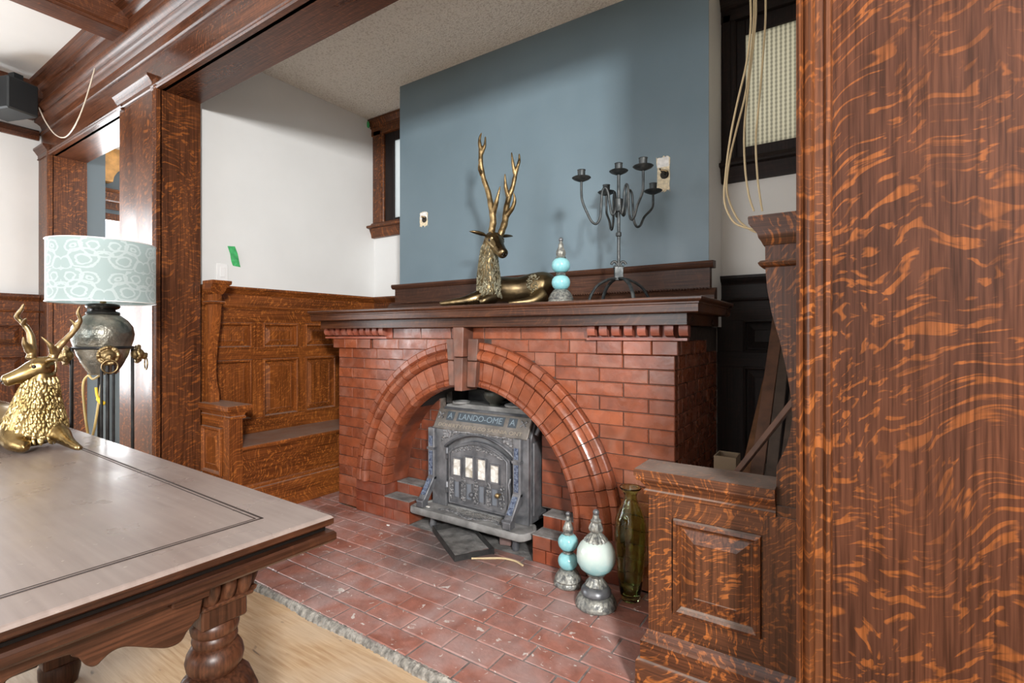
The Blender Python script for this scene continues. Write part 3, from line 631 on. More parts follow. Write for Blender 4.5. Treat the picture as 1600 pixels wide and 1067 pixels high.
# stepped plinths at both feet of the arch
def plinth(s, xo, xi, xi2):
    """xo outer edge, xi inner edge of the pedestal, xi2 inner edge of the steps"""
    yf_ = 2.178
    def bb(a, b, y0, y1, z0, z1, f='-y'):
        a, b = sorted((a, b)); brick(fp, a+.002, b-.002, y0, y1, z0, z1, 'brick_step', f)
    lo, hi = sorted((xo, xi)); m_ = lo+(hi-lo)*.55
    bb(lo, hi, yf_, 2.38, .137, .203)
    bb(lo, m_, yf_, 2.38, .069, .134); bb(m_, hi, yf_, 2.38, .069, .134)
    bb(lo, m_-.06, yf_, 2.38, .001, .066); bb(m_-.06, hi, yf_, 2.38, .001, .066)
    lo2, hi2 = sorted((xi, xi2)); m2 = (lo2+hi2)/2
    bb(lo2, m2, yf_, 2.285, .069, .134); bb(m2, hi2, yf_, 2.285, .069, .134)
    bb(lo2, m2-.03, yf_, 2.285, .001, .066); bb(m2-.03, hi2, yf_, 2.285, .001, .066)
    bb(lo2, m2, 2.285, 2.39, .001, .20); bb(m2, hi2, 2.285, 2.39, .001, .20)
    B(lo2, hi2, 2.179, 2.284, .133, .139).build('dusty_ledge', 'ash', fp); B(lo2, hi2, 2.286, 2.39, .199, .205).build('dusty_ledge', 'ash', fp)
plinth(-1, -2.69, -2.42, -2.205); plinth(1, -.85, -1.12, -1.335)
# inner brick cheeks beside the stove
for lo, hi in ((-2.43, -2.145), (-1.405, -1.10)):
    for r in range(11):
        z0, z1 = .205+r*.066, .205+(r+1)*.066-JT; m_ = lo+(hi-lo)*(.42 if r % 2 else .72)
        brick(fp, lo+.002, m_-.002, 2.39, 2.44, z0, z1, 'brick_firebox'); brick(fp, m_+.002, hi-.002, 2.39, 2.44, z0, z1, 'brick_firebox')
    MB().box(lo, hi, 2.397, 2.45, .2, .93).build('cheek_mortar', 'mortar', fp)

# ------------------------------------------------------------------ mantel shelf, overmantel board
ms = thing('mantel_shelf', (-1.755, 2.4, 1.187), 'long dark oak mantel shelf on top of the brick fireplace', 'mantel')
X0, X1, YF = -3.03, -.48, 2.05
def shelf_ring(d, z): return [(X0+d, YF+d, z), (X1-d, YF+d, z), (X1-d, 2.718, z), (X0+d, 2.718, z)]
MB().loft([shelf_ring(.02, 1.238), shelf_ring(.016, 1.242), shelf_ring(.016, 1.272), shelf_ring(.012, 1.275), shelf_ring(.012, 1.281), shelf_ring(.004, 1.286), shelf_ring(.0, 1.292), shelf_ring(.0, 1.300), shelf_ring(.003, 1.303)]).build('shelf_board', 'oak_mantel_x', ms)
B(-2.982, -.552, 2.12, 2.717, 1.188, 1.238).build('frieze_board', 'oak_mantel_x', ms, bevel=.002)
om = thing('overmantel_board', (-1.725, 2.66, 1.303), 'dark oak backboard with beaded strip standing on the mantel', 'backboard')
B(-2.855, -.585, 2.675, 2.72, 1.304, 1.50).build('board', 'oak_over_x', om)
MB().prism([(2.72, 1.488), (2.668, 1.488), (2.656, 1.498), (2.652, 1.512), (2.656, 1.522), (2.72, 1.526)], 'x', -2.875, -.565).build('cap_moulding', 'oak_over_x', om, 35)
MB().prism([(2.676, 1.304), (2.615, 1.304), (2.613, 1.345), (2.625, 1.36), (2.64, 1.375), (2.676, 1.385)], 'x', -2.875, -.55).build('base_moulding', 'oak_over_x', om, 35)
mb = MB()
for i in range(150): mb.ball((-2.85+i*.01525, 2.633, 1.380), .0062, 6)
mb.build('bead_strip', 'oak_over_x', om, 60, kind='stuff')

# ------------------------------------------------------------------ brick hearth
he = struct('floor_hearth', (-1.77, 1.75, FZ), 'dusty red brick hearth floor splashed with white paint')
MB().box(-3.44, -.10, 1.285, 1.60, FZ, -.004).box(-3.13, -.45, 1.60, 2.20, FZ, -.004).box(-3.13, -2.9, 2.20, 3.0, FZ, -.004).build('mortar_bed', 'mortar_hearth', he)
MB().box(-2.205, -1.335, 2.18, 2.95, FZ, -.001).build('ash_bed', 'ash', he)
mb = MB(); n = 420; rr = random.Random(5); loops = []
for i in range(n+1):
    x = -3.44+3.34*i/n; y = 1.268+.012*math.sin(i*.085)*.5+rr.uniform(-.0035, .0035)
    loops.append([(x, y-.002, FZ), (x, y+rr.uniform(0, .005), -.018), (x, y+.012+rr.uniform(0, .007), -.003+rr.uniform(-.004, .002)), (x, 1.30, -.004), (x, 1.30, FZ)])
mb.loft(loops).build('concrete_edge', 'concrete_edge', he)
bl_, bw = .212, .1065; r = 0; y = 1.286; rh = random.Random(9)
while y < 2.19:
    x0 = -3.44 if y < 1.55 else -3.125; x1 = -.10 if y < 1.55 else -.46
    x = -3.44-(.106 if r % 2 else 0)-.03*(r % 3)
    while x < x1:
        a, b = max(x, x0), min(x+bl_, x1)
        if b-a > .03:
            dz = rh.uniform(-.0025, .0012)
            brick(he, a+.003, b-.003, y+.003, min(y+bw, 2.2)-.003, -.028+dz, 0+dz, 'hearth_brick', '+z')
        x += bl_
    y += bw; r += 1
for k in range(4):
    for x in (-3.12, -3.01): brick(he, x, x+.1, 2.21+k*.2, 2.40+k*.2, -.028, 0, 'hearth_brick', '+z')

# ------------------------------------------------------------------ built-in settles
WING = [(-.102, 1.49), (-.102, .62), (-.171, .62), (-.171, .775), (-.160, .800), (-.146, .835), (-.136, .875), (-.132, .92), (-.135, .975), (-.147, 1.055), (-.164, 1.136), (-.183, 1.208), (-.195, 1.282), (-.200, 1.345), (-.200, 1.42), (-.200, 1.49)]
def settle(mir, label, woods, y0, yb):
    """the right-hand settle; mir mirrors x for the left-hand one"""
    wz, wx, wy = woods; C0 = -1.82
    def X(x): return (2*C0-x) if mir else x
    def W(x): return (-3.53-x) if mir else x
    ctr = thing('settle_bench', (X(-.25), (y0+yb)/2, 0), label, 'bench')
    def bx(a, b, *r, **k): return B(X(a), X(b), *r)
    def prz(poly, y_0, y_1): return MB().prism([(W(p), z) for p, z in poly], 'y', y_0, y_1)
    yf = y0
    # arm: body, raised panel, cap, plinth
    arm = bx(-.537, -.101 if not mir else -.205, yf, yf+.075, FZ*0, .665).build('arm', wz, ctr)
    pan = MB(); u0, u1 = sorted((X(-.455), X(-.21)))
    pan.rings((0, yf-.004, 0), (1, 0, 0), (0, 0, 1), (0, -1, 0), (u0, u1, .281, .571), [(-.002, 0), (0, .014), (.010, .017), (.018, .008), (.022, .0005), (.026, .0005), (.062, .012), (.064, .010)])
    pan.build('arm_panel', wz, ctr)
    x0_, x1_ = sorted((X(-.537), X(-.171) if not mir else -3.434))
    def ring(d, z):
        e, g = (0, d) if mir else (d, 0); f_ = min(d, .034)
        return [(x0_-e, yf-f_, z), (x1_+g, yf-f_, z), (x1_+g, yf+.075+d, z), (x0_-e, yf+.075+d, z)]
    MB().loft([ring(.002, .634), ring(.012, .635), ring(.014, .648), ring(.008, .652), ring(.010, .662), ring(.020, .674), ring(.022, .680), ring(.030, .681), ring(.034, .688), ring(.030, .694), ring(.040, .695), ring(.040, .714), ring(.037, .718)]).build('arm_cap', wx, ctr, 25)
    # frame boards of the arm front
    for q, m_ in (((-.537, -.462, .20, .636), wz), ((-.203, -.102 if not mir else -.205, .20, .636), wz), ((-.4615, -.2035, .576, .636), wx), ((-.4615, -.2035, .20, .276), wx)):
        if abs(q[0]-q[1]) > .01: bx(q[0], q[1], yf-.005, yf+.001, q[2], q[3]).build('frame_board', m_, ctr)
    b0, b1 = sorted((X(-.537), X(-.102) if not mir else -3.434))
    MB().loft([[(b0-(0 if mir else d), yf-min(d, .012 if mir else .034), z), (b1+(d if mir else 0), yf-min(d, .012 if mir else .034), z), (b1+(d if mir else 0), yf+.075, z), (b0-(0 if mir else d), yf+.075, z)] for d, z in ((.034, 0), (.034, .100), (.031, .106), (.022, .108), (.022, .165), (.016, .172), (.010, .185), (.004, .198), (0, .200))]).build('arm_plinth', wx, ctr, 30)
    # wing board with scrolled edge, its capital
    wg = prz(WING, yf+.008, yf+.062).build('wing_board', wz, ctr, 30)
    wx0, wx1 = sorted((W(-.205), W(-.112)))
    def cr(d, z):
        e, g = (0, d) if mir else (d, 0)
        return [(wx0-e, yf-min(d, .012), z), (wx1+g, yf-min(d, .012), z), (wx1+g, yf+.068+d, z), (wx0-e, yf+.068+d, z)]
    MB().loft([cr(.0, 1.342), cr(.008, 1.346), cr(.012, 1.354), cr(.006, 1.360), cr(-.002, 1.362)]).build('wing_bead', wx, ctr, 30)
    MB().loft([cr(-.001, 1.405), cr(.004, 1.416), cr(.010, 1.425), cr(.014, 1.440), cr(.024, 1.452), cr(.028, 1.462), cr(.036, 1.468), cr(.038, 1.486), cr(.036, 1.490)]).build('wing_capital', wx, ctr, 30)
    # seat and front
    xb = .03 if not mir else X(-3.49); xf = -.53
    B(X(-.53), X(-.145), yf+.076, yb, .424, .453).build('seat', wy, ctr, bevel=.004)
    B(X(-.515), X(-.49), yf+.076, yb, .20, .424).build('front_board', wy, ctr)
    MB().prism([(X(-.49), .001), (X(-.535), .001), (X(-.535), .165), (X(-.53), .175), (X(-.522), .178), (X(-.522), .195), (X(-.516), .203), (X(-.49), .206)], 'y', yf+.076, yb).build('front_plinth', wy, ctr, 30)
    return ctr
settle(True, 'orange oak settle bench with panelled arm left of the fireplace', ('oak_light_z', 'oak_light_x', 'oak_light_y'), 1.58, 3.02)
settle(False, 'oak settle bench with panelled arm and scrolled wing right of the fireplace', ('oak_arm_z', 'oak_arm_x', 'oak_arm_y'), 1.60, 3.02)

# ------------------------------------------------------------------ cast iron stove in the arch
def text_mesh(txt, size, ext, name):
    cu = bpy.data.curves.new(name, 'FONT'); cu.body = txt; cu.size = size; cu.extrude = ext; cu.align_x = 'CENTER'; cu.align_y = 'CENTER'; cu.resolution_u = 3
    o = bpy.data.objects.new(name, cu); COL.objects.link(o); bpy.context.view_layer.update()
    me = bpy.data.meshes.new_from_object(o.evaluated_get(bpy.context.evaluated_depsgraph_get())); bpy.data.objects.remove(o); bpy.data.curves.remove(cu)
    return me
def put_text(txt, size, ext, name, mat, parent, Mx, width=None):
    me = text_mesh(txt, size, ext, name)
    if width:
        xs_ = [v.co.x for v in me.vertices]; k = width/(max(xs_)-min(xs_))
        for v in me.vertices: v.co.x *= k
    me.transform(Matrix.Translation(-wloc(parent)) @ Mx); me.materials.clear(); me.materials.append(M[mat])
    o = bpy.data.objects.new(name, me); COL.objects.link(o); o.parent = parent; return o
SX0, SX1, SY, SYB = -2.115, -1.425, 2.30, 2.62
sv = thing('wood_stove', (-1.77, 2.42, 0), 'grey cast iron parlour stove with mica door set inside the brick arch', 'stove')
for x in (SX0+.05, SX1-.05):
    for y in (2.24, SYB-.05): MB().lathe([(.018, .001), (.022, .02), (.016, .05), (.024, .092)], (x, y, 0), 10).build('foot', 'stove_iron', sv, 40)
# hearth plate with rounded rim
pl = [(SX0-.065, SY-.135), (SX0-.05, SY-.145), (SX1+.03, SY-.145), (SX1+.05, SY-.13), (SX1+.075, SY-.05), (SX1+.03, SY+.02), (SX0-.03, SY+.02), (SX0-.075, SY-.09)]
def inset(p, d): cx_, cy_ = sum(a for a, b in p)/len(p), sum(b for a, b in p)/len(p); return [(a+(cx_-a)*d, b+(cy_-b)*d*3) for a, b in p]
MB().loft([[(*p, .086) for p in inset(pl, .02)], [(*p, .092) for p in pl], [(*p, .120) for p in pl], [(*p, .127) for p in inset(pl, .012)], [(*p, .127) for p in inset(pl, .045)], [(*p, .121) for p in inset(pl, .055)]]).build('hearth_plate', 'stove_dusty', sv, 40)
rr = random.Random(12); mb = MB()
for i in range(130):
    x = rr.uniform(-2.0, -1.55); y = SY-.075+.02*math.sin(x*22)+rr.uniform(-.012, .012); mb.ball((x, y, .121), rr.uniform(.004, .009), 6, (1.6, 1, .6))
mb.build('plate_ornament', 'stove_ornament', sv, 60, kind='stuff')
mb = MB()
for i in range(260):
    x = rr.uniform(-1.95, -1.53); y = rr.uniform(SY-.06, SY+.0); s_ = rr.uniform(.002, .007); mb.ball((x, y, .121+s_*.3), s_, 5, (1.2, 1, .5))
mb.build('ash_heap', 'ash', sv, 60, kind='stuff')
# body shell: lower block, sloped shoulders, top
xa, xb = SX0+.012, SX1
body = [(SY+.012, .121), (SY+.012, .575), (SY+.075, .69), (SY+.11, .715), (SYB-.05, .715), (SYB, .66), (SYB, .121)]
MB().prism(body, 'x', xa, xb).build('body', 'stove_iron', sv, bevel=.004)
# front frame with arched opening
def arch_pts(x0, x1, zs, zp, n=12): return [(x0+(x1-x0)*k/n, zs+(zp-zs)*math.sin(PI*k/n)**.8) for k in range(n+1)]
op = arch_pts(-2.005, -1.525, .475, .560)
MB().prism([(SX0, .122), (SX0, .590), (SX1, .590), (SX1, .122), (-1.525, .122)]+op[::-1]+[(-2.005, .122)], 'y', SY-.012, SY+.014).build('front_frame', 'stove_iron', sv, bevel=.002)
ap = arch_pts(-2.012, -1.518, .477, .570, 20)
MB().tube([(x, SY-.014, z) for x, z in ap], .008, 6).build('arch_bead', 'stove_iron', sv, 60)
mb = MB()
for i in range(150):
    k = rr.random(); x = -2.05+k*.57; zt = .48+.095*math.sin(PI*k)**.8; z = rr.uniform(min(zt+.012, .575), .582); mb.ball((x, SY-.012, z), rr.uniform(.004, .010), 6, (1.5, .6, 1))
mb.build('scroll_ornament', 'stove_ornament', sv, 60, kind='stuff')
# door with four mica panes over four slots
dr = MB(); dp = arch_pts(-1.985, -1.545, .455, .532, 12)
dr.prism([(-1.985, .146)]+dp+[(-1.545, .146)], 'y', SY-.018, SY+.006); dr = dr.build('door', 'stove_iron', sv, bevel=.003)
MB().tube([(x, SY-.020, z) for x, z in [(-1.972, .155)]+arch_pts(-1.972, -1.558, .447, .518, 12)+[(-1.558, .155), (-1.972, .155)]], .005, 6).build('door_bead', 'stove_iron', dr, 60)
for i in range(4):
    cxw = -1.912+i*.0907; zt = .418+(.02 if i in (1, 2) else 0)
    B(cxw-.028, cxw+.028, SY-.021, SY-.017, .324, zt).build('mica_pane', 'mica', dr)
    for q in ((cxw-.036, cxw-.028, .316, zt+.008), (cxw+.028, cxw+.036, .316, zt+.008), (cxw-.028, cxw+.028, .316, .324), (cxw-.028, cxw+.028, zt, zt+.008)): B(q[0], q[1], SY-.028, SY-.016, q[2], q[3]).build('pane_frame', 'stove_iron', dr)
    B(cxw-.018, cxw+.018, SY-.0215, SY-.017, .195, .283).build('slot', 'slot_grey', dr)
    for q in ((cxw-.023, cxw-.018), (cxw+.018, cxw+.023)): B(q[0], q[1], SY-.028, SY-.016, .190, .288).build('slot_rib', 'stove_iron', dr)
mb = MB()
for i in range(240):
    c_ = rr.randrange(5); x = -1.957+c_*.0907+rr.uniform(-.015, .015); z = rr.uniform(.18, .31)
    mb.ball((x, SY-.020, z), rr.uniform(.003, .007), 6, (1, .7, 1.3))
for i in range(90):
    x = rr.uniform(-1.95, -1.58); mb.ball((x, SY-.020, .447+.05*math.sin(PI*(x+1.985)/.44)+rr.uniform(-.012, .010)), rr.uniform(.003, .006), 6, (1.3, .7, 1))
mb.build('door_ornament', 'stove_ornament', dr, 60, kind='stuff')
for x, z in ((-1.787, .235), (-1.605, .262)): MB().lathe([(.006, 0), (.006, .014), (.013, .02), (.015, .028), (.010, .036), (.001, .038)], (0, 0, 0), 12).xf(Matrix.Translation((x, SY-.02, z)) @ Matrix.Rotation(PI/2, 4, 'X')).build('knob', 'brass_old' if x > -1.7 else 'stove_iron', dr, 50)
for z in (.24, .44): MB().lathe([(.004, -.035), (.009, -.03), (.009, -.004), (.012, 0), (.009, .004), (.009, .03), (.004, .035)], (-1.992, SY-.018, z), 10).build('hinge', 'stove_iron', dr, 50)
MB().tube([(-1.535, SY-.02, .17), (-1.532, SY-.03, .25), (-1.54, SY-.03, .33), (-1.535, SY-.02, .36)], .007, 6).build('latch', 'stove_iron', dr, 60)
# corner columns, blue enamel strips, sloping braces with knobs
for x, dx in ((SX0+.005, -1), (SX1-.065, 1)):
    col_ = B(x-.022, x+.028, SY-.036, SY-.010, .27, .585).build('corner_column', 'stove_iron', sv, bevel=.004)
    B(x-.010, x+.016, SY-.040, SY-.035, .30, .445).build('enamel_strip', 'stove_blue', col_); B(x-.010, x+.016, SY-.040, SY-.035, .475, .535).build('enamel_strip', 'stove_blue', col_)
    MB().box(x-.026, x+.032, SY-.04, SY-.008, .452, .466).build('column_band', 'stove_iron', col_)
    br = MB().prism([(SY-.01, .29), (SY-.034, .29), (SY-.118, .175), (SY-.135, .165), (SY-.135, .128), (SY-.085, .128), (SY-.085, .155), (SY-.01, .255)], 'x', x-.022, x+.028).build('brace', 'stove_iron', sv, bevel=.003)
    mb = MB().box(x-.012, x+.018, -.004, .003, -.05, .05); mb.xf(Matrix.Translation((0, SY-.076, .236)) @ Matrix.Rotation(-.63, 4, 'X')); mb.build('enamel_strip', 'stove_blue', br)
    MB().ball((x-.03, SY-.105, .155), .016, 10).build('brace_knob', 'stove_iron', br, 60)
# name board, tilted back
ang = math.atan2(.062, .115)
NB = Matrix.Translation((-1.77, SY-.008, .576)) @ Matrix.Rotation(-ang, 4, 'X')
nb = MB().box(-.338, .338, -.012, .006, 0, .128).xf(NB).build('name_board', 'stove_plate', sv, bevel=.004)
TB = NB @ Matrix.Translation((0, -.0135, 0)) @ Matrix.Rotation(PI/2, 4, 'X')
for a, b in ((-.255, -.20), (-.175, .165), (.195, .25)): MB().box(a, b, -.0142, -.0122, .058, .112).xf(NB).build('letter_field', 'letter_field', nb)
put_text('LANDO-OME', .05, .0015, 'lettering', 'name_letter', nb, TB @ Matrix.Translation((-.005, .085, .0005)), .31)
for x in (-.2275, .2225): put_text('A', .05, .0015, 'lettering', 'name_letter', nb, TB @ Matrix.Translation((x, .085, .0005)), .035)
put_text("DOHERTY M'F'G CO SARNIA ONT", .03, .0012, 'lettering', 'letter_tan', nb, TB @ Matrix.Translation((0, .026, 0)), .60)
for x in (-.30, .295):
    mb = MB()
    for a in (0, 1, 2, 3): mb.tube([(x, -.0135, .085), (x+.026*math.cos(a*PI/2+.78), -.0145, .085+.024*math.sin(a*PI/2+.78))], [.003, .006], 6)
    mb.xf(NB).build('rosette', 'stove_ornament', nb, 60)
# top plate: low dome with collar, side panel
MB().loft([[(-1.77+(x+1.77)*k, SY+.09+.17*(y_), z) for x, y_ in ((-2.09, 0), (-1.95, -.04), (-1.59, -.04), (-1.445, 0), (-1.445, 1.3), (-2.09, 1.3))] for k, z in ((1, .700), (1, .712), (.9, .719), (.72, .726))]).build('top_plate', 'stove_dusty', sv, 40)
MB().box(-2.105, -2.06, SY+.10, SYB-.02, .715, .80).box(-2.06, -1.83, SYB-.06, SYB-.03, .72, .80).build('back_shield', 'pan_iron', sv, bevel=.006)
B(SX1-.002, SX1+.010, SY+.03, SYB-.04, .16, .56).build('side_panel', 'stove_iron', sv, bevel=.004)
B(SX1+.008, SX1+.016, SY+.20, SYB-.07, .20, .50).build('side_panel_inset', 'stove_ornament', sv, bevel=.003)
MB().tube([(SX1+.012, SY+.05, .60), (SX1+.025, SY+.08, .66), (SX1+.02, SY+.12, .70)], .012, 8).build('side_scroll', 'stove_iron', sv, 60)

# things on and under the stove
o = MB().lathe([(.001, 0), (.036, 0), (.038, .006), (.032, .012), (.044, .022), (.064, .046), (.070, .068), (.064, .084), (.044, .094), (.040, .090), (.058, .080), (.063, .066), (.038, .024), (.001, .018)], (-1.745, 2.43, .727), 28).build('iron_pot', 'pot_green', None, 40); tag(o, 'squat grey green metal pot standing on the stove top', 'pot')
o = MB().lathe([(.001, 0), (.075, 0), (.082, .006), (.080, .014), (.06, .02), (.001, .022)], (-1.60, 2.46, .727), 24).build('stove_lid', 'stove_dusty', None, 40); tag(o, 'round iron stove lid lying beside the pot', 'lid')
mb = MB(); mb.lathe([(.045, 0), (.055, 0), (.055, .012), (.045, .012), (.045, 0)], (0, 0, 0), 20); mb.box(-.05, .05, -.004, .004, .002, .010); mb.xf(Matrix.Translation((-1.98, 2.40, .728)))
o = mb.build('lid_ring', 'stove_dusty', None, 40); tag(o, 'flat iron ring with crossbar at the left of the stove top', 'ring')
# ash pan poking out crookedly from under the hearth plate
ap_ = thing('ash_pan', (-1.86, 2.17, 0), 'shallow black iron ash pan lying crooked under the stove', 'pan')
Ra = Matrix.Translation((-1.775, 2.155, .001)) @ Matrix.Rotation(-.55, 4, 'Z') @ Matrix.Rotation(.03, 4, 'Y')
MB().box(-.20, .20, -.105, .105, 0, .004).xf(Ra).build('pan_bottom', 'ash', ap_)
for q in ((-.20, .20, -.109, -.105), (-.20, .20, .105, .109), (-.204, -.20, -.109, .109), (.20, .204, -.109, .109)): MB().box(*q, 0, .034).xf(Ra).build('pan_side', 'pan_iron', ap_)
o = MB().box(-.035, .035, -.05, .05, 0, .05).xf(Matrix.Translation((-1.565, 2.30, .001)) @ Matrix.Rotation(.3, 4, 'Z')).build('loose_brick', 'hearth_brick', None, bevel=.004); tag(o, 'loose pinkish brick tucked under the stove plate', 'brick')
o = MB().tube(spline([(-1.60, 2.02, .006), (-1.53, 2.07, .006), (-1.47, 2.11, .006), (-1.40, 2.12, .006), (-1.34, 2.10, .006)], 5), .005, 6).build('wooden_stick', 'cable_cream', None, 60); tag(o, 'thin pale stick lying on the hearth before the stove', 'stick')
for i, (x, y, s_, lab) in enumerate(((-2.07, 2.20, .012, 'small white plaster chip on the stove plate near its left brace'), (-2.30, 2.10, .010, 'small white plaster chip on the hearth beside the left plinth'))):
    z = .127 if i == 0 else .001
    o = MB().prism([(x-s_, y-s_*.4), (x+s_*.8, y-s_*.5), (x+s_, y+s_*.3), (x-s_*.7, y+s_*.5)], 'z', z, z+.005).build('plaster_chip', 'chip_white', None); tag(o, lab, 'chip')

# ------------------------------------------------------------------ ornaments
def small_finial(loc, label, k=1.0, group='small blue finials'):
    r = thing('finial_ornament', loc, label, 'ornament', group); x, y, z = loc
    def L(prof, nm, m, **kw): return MB().lathe([(a*k, b*k) for a, b in prof], (x, y, z), 28, **kw).build(nm, m, r, 35)
    L([(.001, 0), (.060, 0), (.066, .006), (.066, .014), (.062, .020), (.060, .024)], 'base', 'pewter')
    L([(.060, .024), (.062, .030), (.052, .052), (.042, .066), (.036, .072), (.030, .076)], 'fluted_foot', 'pewter', flute=16, fl=.03)
    L([(.020, .074), (.034, .080), (.044, .094), (.047, .110), (.044, .126), (.034, .139), (.018, .146)], 'globe', 'ceramic_blue')
    L([(.018, .145), (.026, .148), (.022, .153), (.026, .158), (.018, .161)], 'collar', 'pewter')
    L([(.018, .160), (.034, .166), (.044, .180), (.047, .196), (.044, .212), (.034, .226), (.018, .233)], 'globe', 'ceramic_blue')
    L([(.022, .231), (.026, .236), (.020, .242), (.024, .250), (.024, .262), (.018, .276), (.012, .292), (.013, .30), (.008, .308), (.008, .316)], 'finial_stem', 'pewter', flute=8, fl=.05)
    MB().ball((x, y, z+.325*k), .0115*k, 14).build('finial_knob', 'pewter_plain', r, 60)
    return r
def large_finial(loc, label):
    r = thing('globe_ornament', loc, label, 'ornament'); x, y, z = loc
    def L(prof, nm, m, **kw): return MB().lathe(prof, (x, y, z), 36, **kw).build(nm, m, r, 35)
    L([(.001, 0), (.082, 0), (.087, .006), (.086, .016), (.078, .034), (.068, .046), (.062, .05)], 'base', 'pewter', flute=14, fl=.012)
    L([(.060, .05), (.064, .058), (.062, .070), (.052, .082), (.044, .086)], 'foot_ring', 'pewter_plain')
    L([(.044, .086), (.046, .092), (.030, .112), (.027, .122), (.040, .136), (.044, .140)], 'stem', 'pewter', flute=14, fl=.05)
    L([(.030, .139), (.050, .146), (.068, .162), (.080, .186), (.083, .210), (.079, .236), (.067, .260), (.050, .276), (.030, .284)], 'globe', 'ceramic_pale')
    L([(.046, .272), (.050, .276), (.046, .284), (.032, .298), (.022, .308), (.018, .312)], 'globe_cap', 'pewter', flute=18, fl=.05)
    L([(.018, .31), (.027, .316), (.030, .326), (.026, .340), (.020, .352), (.022, .360), (.014, .368), (.012, .384)], 'finial_stem', 'pewter', flute=7, fl=.08)
    MB().ball((x, y, z+.394), .014, 16).build('finial_knob', 'pewter_plain', r, 60)
    return r
small_finial((-1.235, 2.30, 1.303), 'small twin-globe turquoise finial on the mantel between stag and candelabra', 1.03)
D_ = Vector((-math.sin(YAW), math.cos(YAW), 0)); R_ = Vector((math.cos(YAW), math.sin(YAW), 0))
small_finial((-1.072, 2.066, 0), 'small twin-globe turquoise finial standing on the hearth beside the plinth', 1.0)
large_finial((-.892, 1.975, 0), 'large pale turquoise globe finial on the hearth beside the green vase')
vz = (-.788, 2.102, 0)
po = [(.001, 0), (.036, 0), (.041, .004), (.045, .03), (.055, .10), (.063, .18), (.068, .26), (.069, .31), (.064, .35), (.052, .385), (.037, .415), (.029, .435), (.027, .450), (.030, .465), (.042, .478), (.047, .484), (.046, .488)]
pi_ = [(.042, .486), (.038, .476), (.026, .462), (.0235, .450), (.025, .435), (.033, .413), (.048, .383), (.060, .349), (.065, .31), (.064, .26), (.059, .18), (.051, .10), (.041, .035), (.030, .022), (.001, .018)]
o = MB().lathe(po+pi_, vz, 36, flute=6, fl=.008).build('glass_vase', 'green_glass', None, 60); tag(o, 'tall slim green glass vase standing on the hearth beside the bench arm', 'vase')

# candelabra on the mantel
cl = thing('candelabra', (-.955, 2.385, 1.303), 'black wrought iron five-cup candelabra standing on the mantel', 'candelabra')
C = Vector((-.955, 2.385, 1.303))
def at(r, d, z): return tuple(C+R_*r+D_*d+Vector((0, 0, z)))
for r, d in ((-.155, -.04), (-.06, .13), (.165, .03), (.04, -.15)):
    MB().tube(spline([at(r*.04, d*.04, .125), at(r*.35, d*.35, .118), at(r*.72, d*.72, .085), at(r*.92, d*.92, .04), at(r, d, .006)], 5), [.010]*20+[.014], 8, flat=.7).build('leg', 'iron_candle', cl, 50)
MB().box(-.022, .022, -.012, .012, .115, .185).xf(Matrix.Translation(C) @ Matrix.Rotation(YAW, 4, 'Z')).build('leg_clamp', 'iron_candle', cl, bevel=.003)
for s_ in (-1, 1):
    MB().tube([at(s_*(.022+.014*math.cos(a)), 0, .195+.014*math.sin(a)) for a in [2*PI*i/10 for i in range(9)]], .007, 8).build('clamp_scroll', 'iron_candle', cl, 60)
MB().tube([at(0, 0, .13), at(0, 0, .30), at(0, 0, .48), at(0, 0, .655)], .0085, 8).build('stem', 'iron_candle', cl, 60)
MB().lathe([(.009, -.012), (.014, -.008), (.014, .008), (.009, .012)], at(0, 0, .345), 12).build('stem_ring', 'iron_candle', cl, 40)
MB().lathe([(.012, -.035), (.020, -.03), (.020, .03), (.012, .035)], at(0, 0, .49), 12).build('arm_clamp', 'iron_candle', cl, 40)
def cup(p):
    pan = MB().lathe([(.006, -.014), (.018, -.010), (.040, 0), (.047, .006), (.045, .008), (.018, -.004), (.001, -.004)], p, 20).build('drip_pan', 'iron_candle', cl, 50)
    MB().lathe([(.018, -.004), (.019, .042), (.021, .044), (.016, .044), (.015, .005), (.001, .004)], p, 16).build('candle_cup', 'iron_candle', cl, 40)
cup(at(0, 0, .655))
for r, d, zc in ((-.19, -.03, .612), (.07, -.20, .612), (-.02, .22, .612), (.20, .10, .585)):
    n_ = math.hypot(r, d); a, b = r/n_, d/n_
    def q(t_, z): return at(a*t_, b*t_, z)
    MB().tube(spline([q(.012, .50), q(.02, .455), q(.035, .445), q(.048, .50), q(.055, .55), q(.07, .575), q(.085, .555), q(.09, .50), q(.095, .43), q(.115, .395), q(.14, .405), q(.165, .45), q(n_*.97, .50), q(n_, .54), q(n_, zc-.012)], 5), .0062, 7).build('arm', 'iron_candle', cl, 60)
    cup(q(n_, zc))

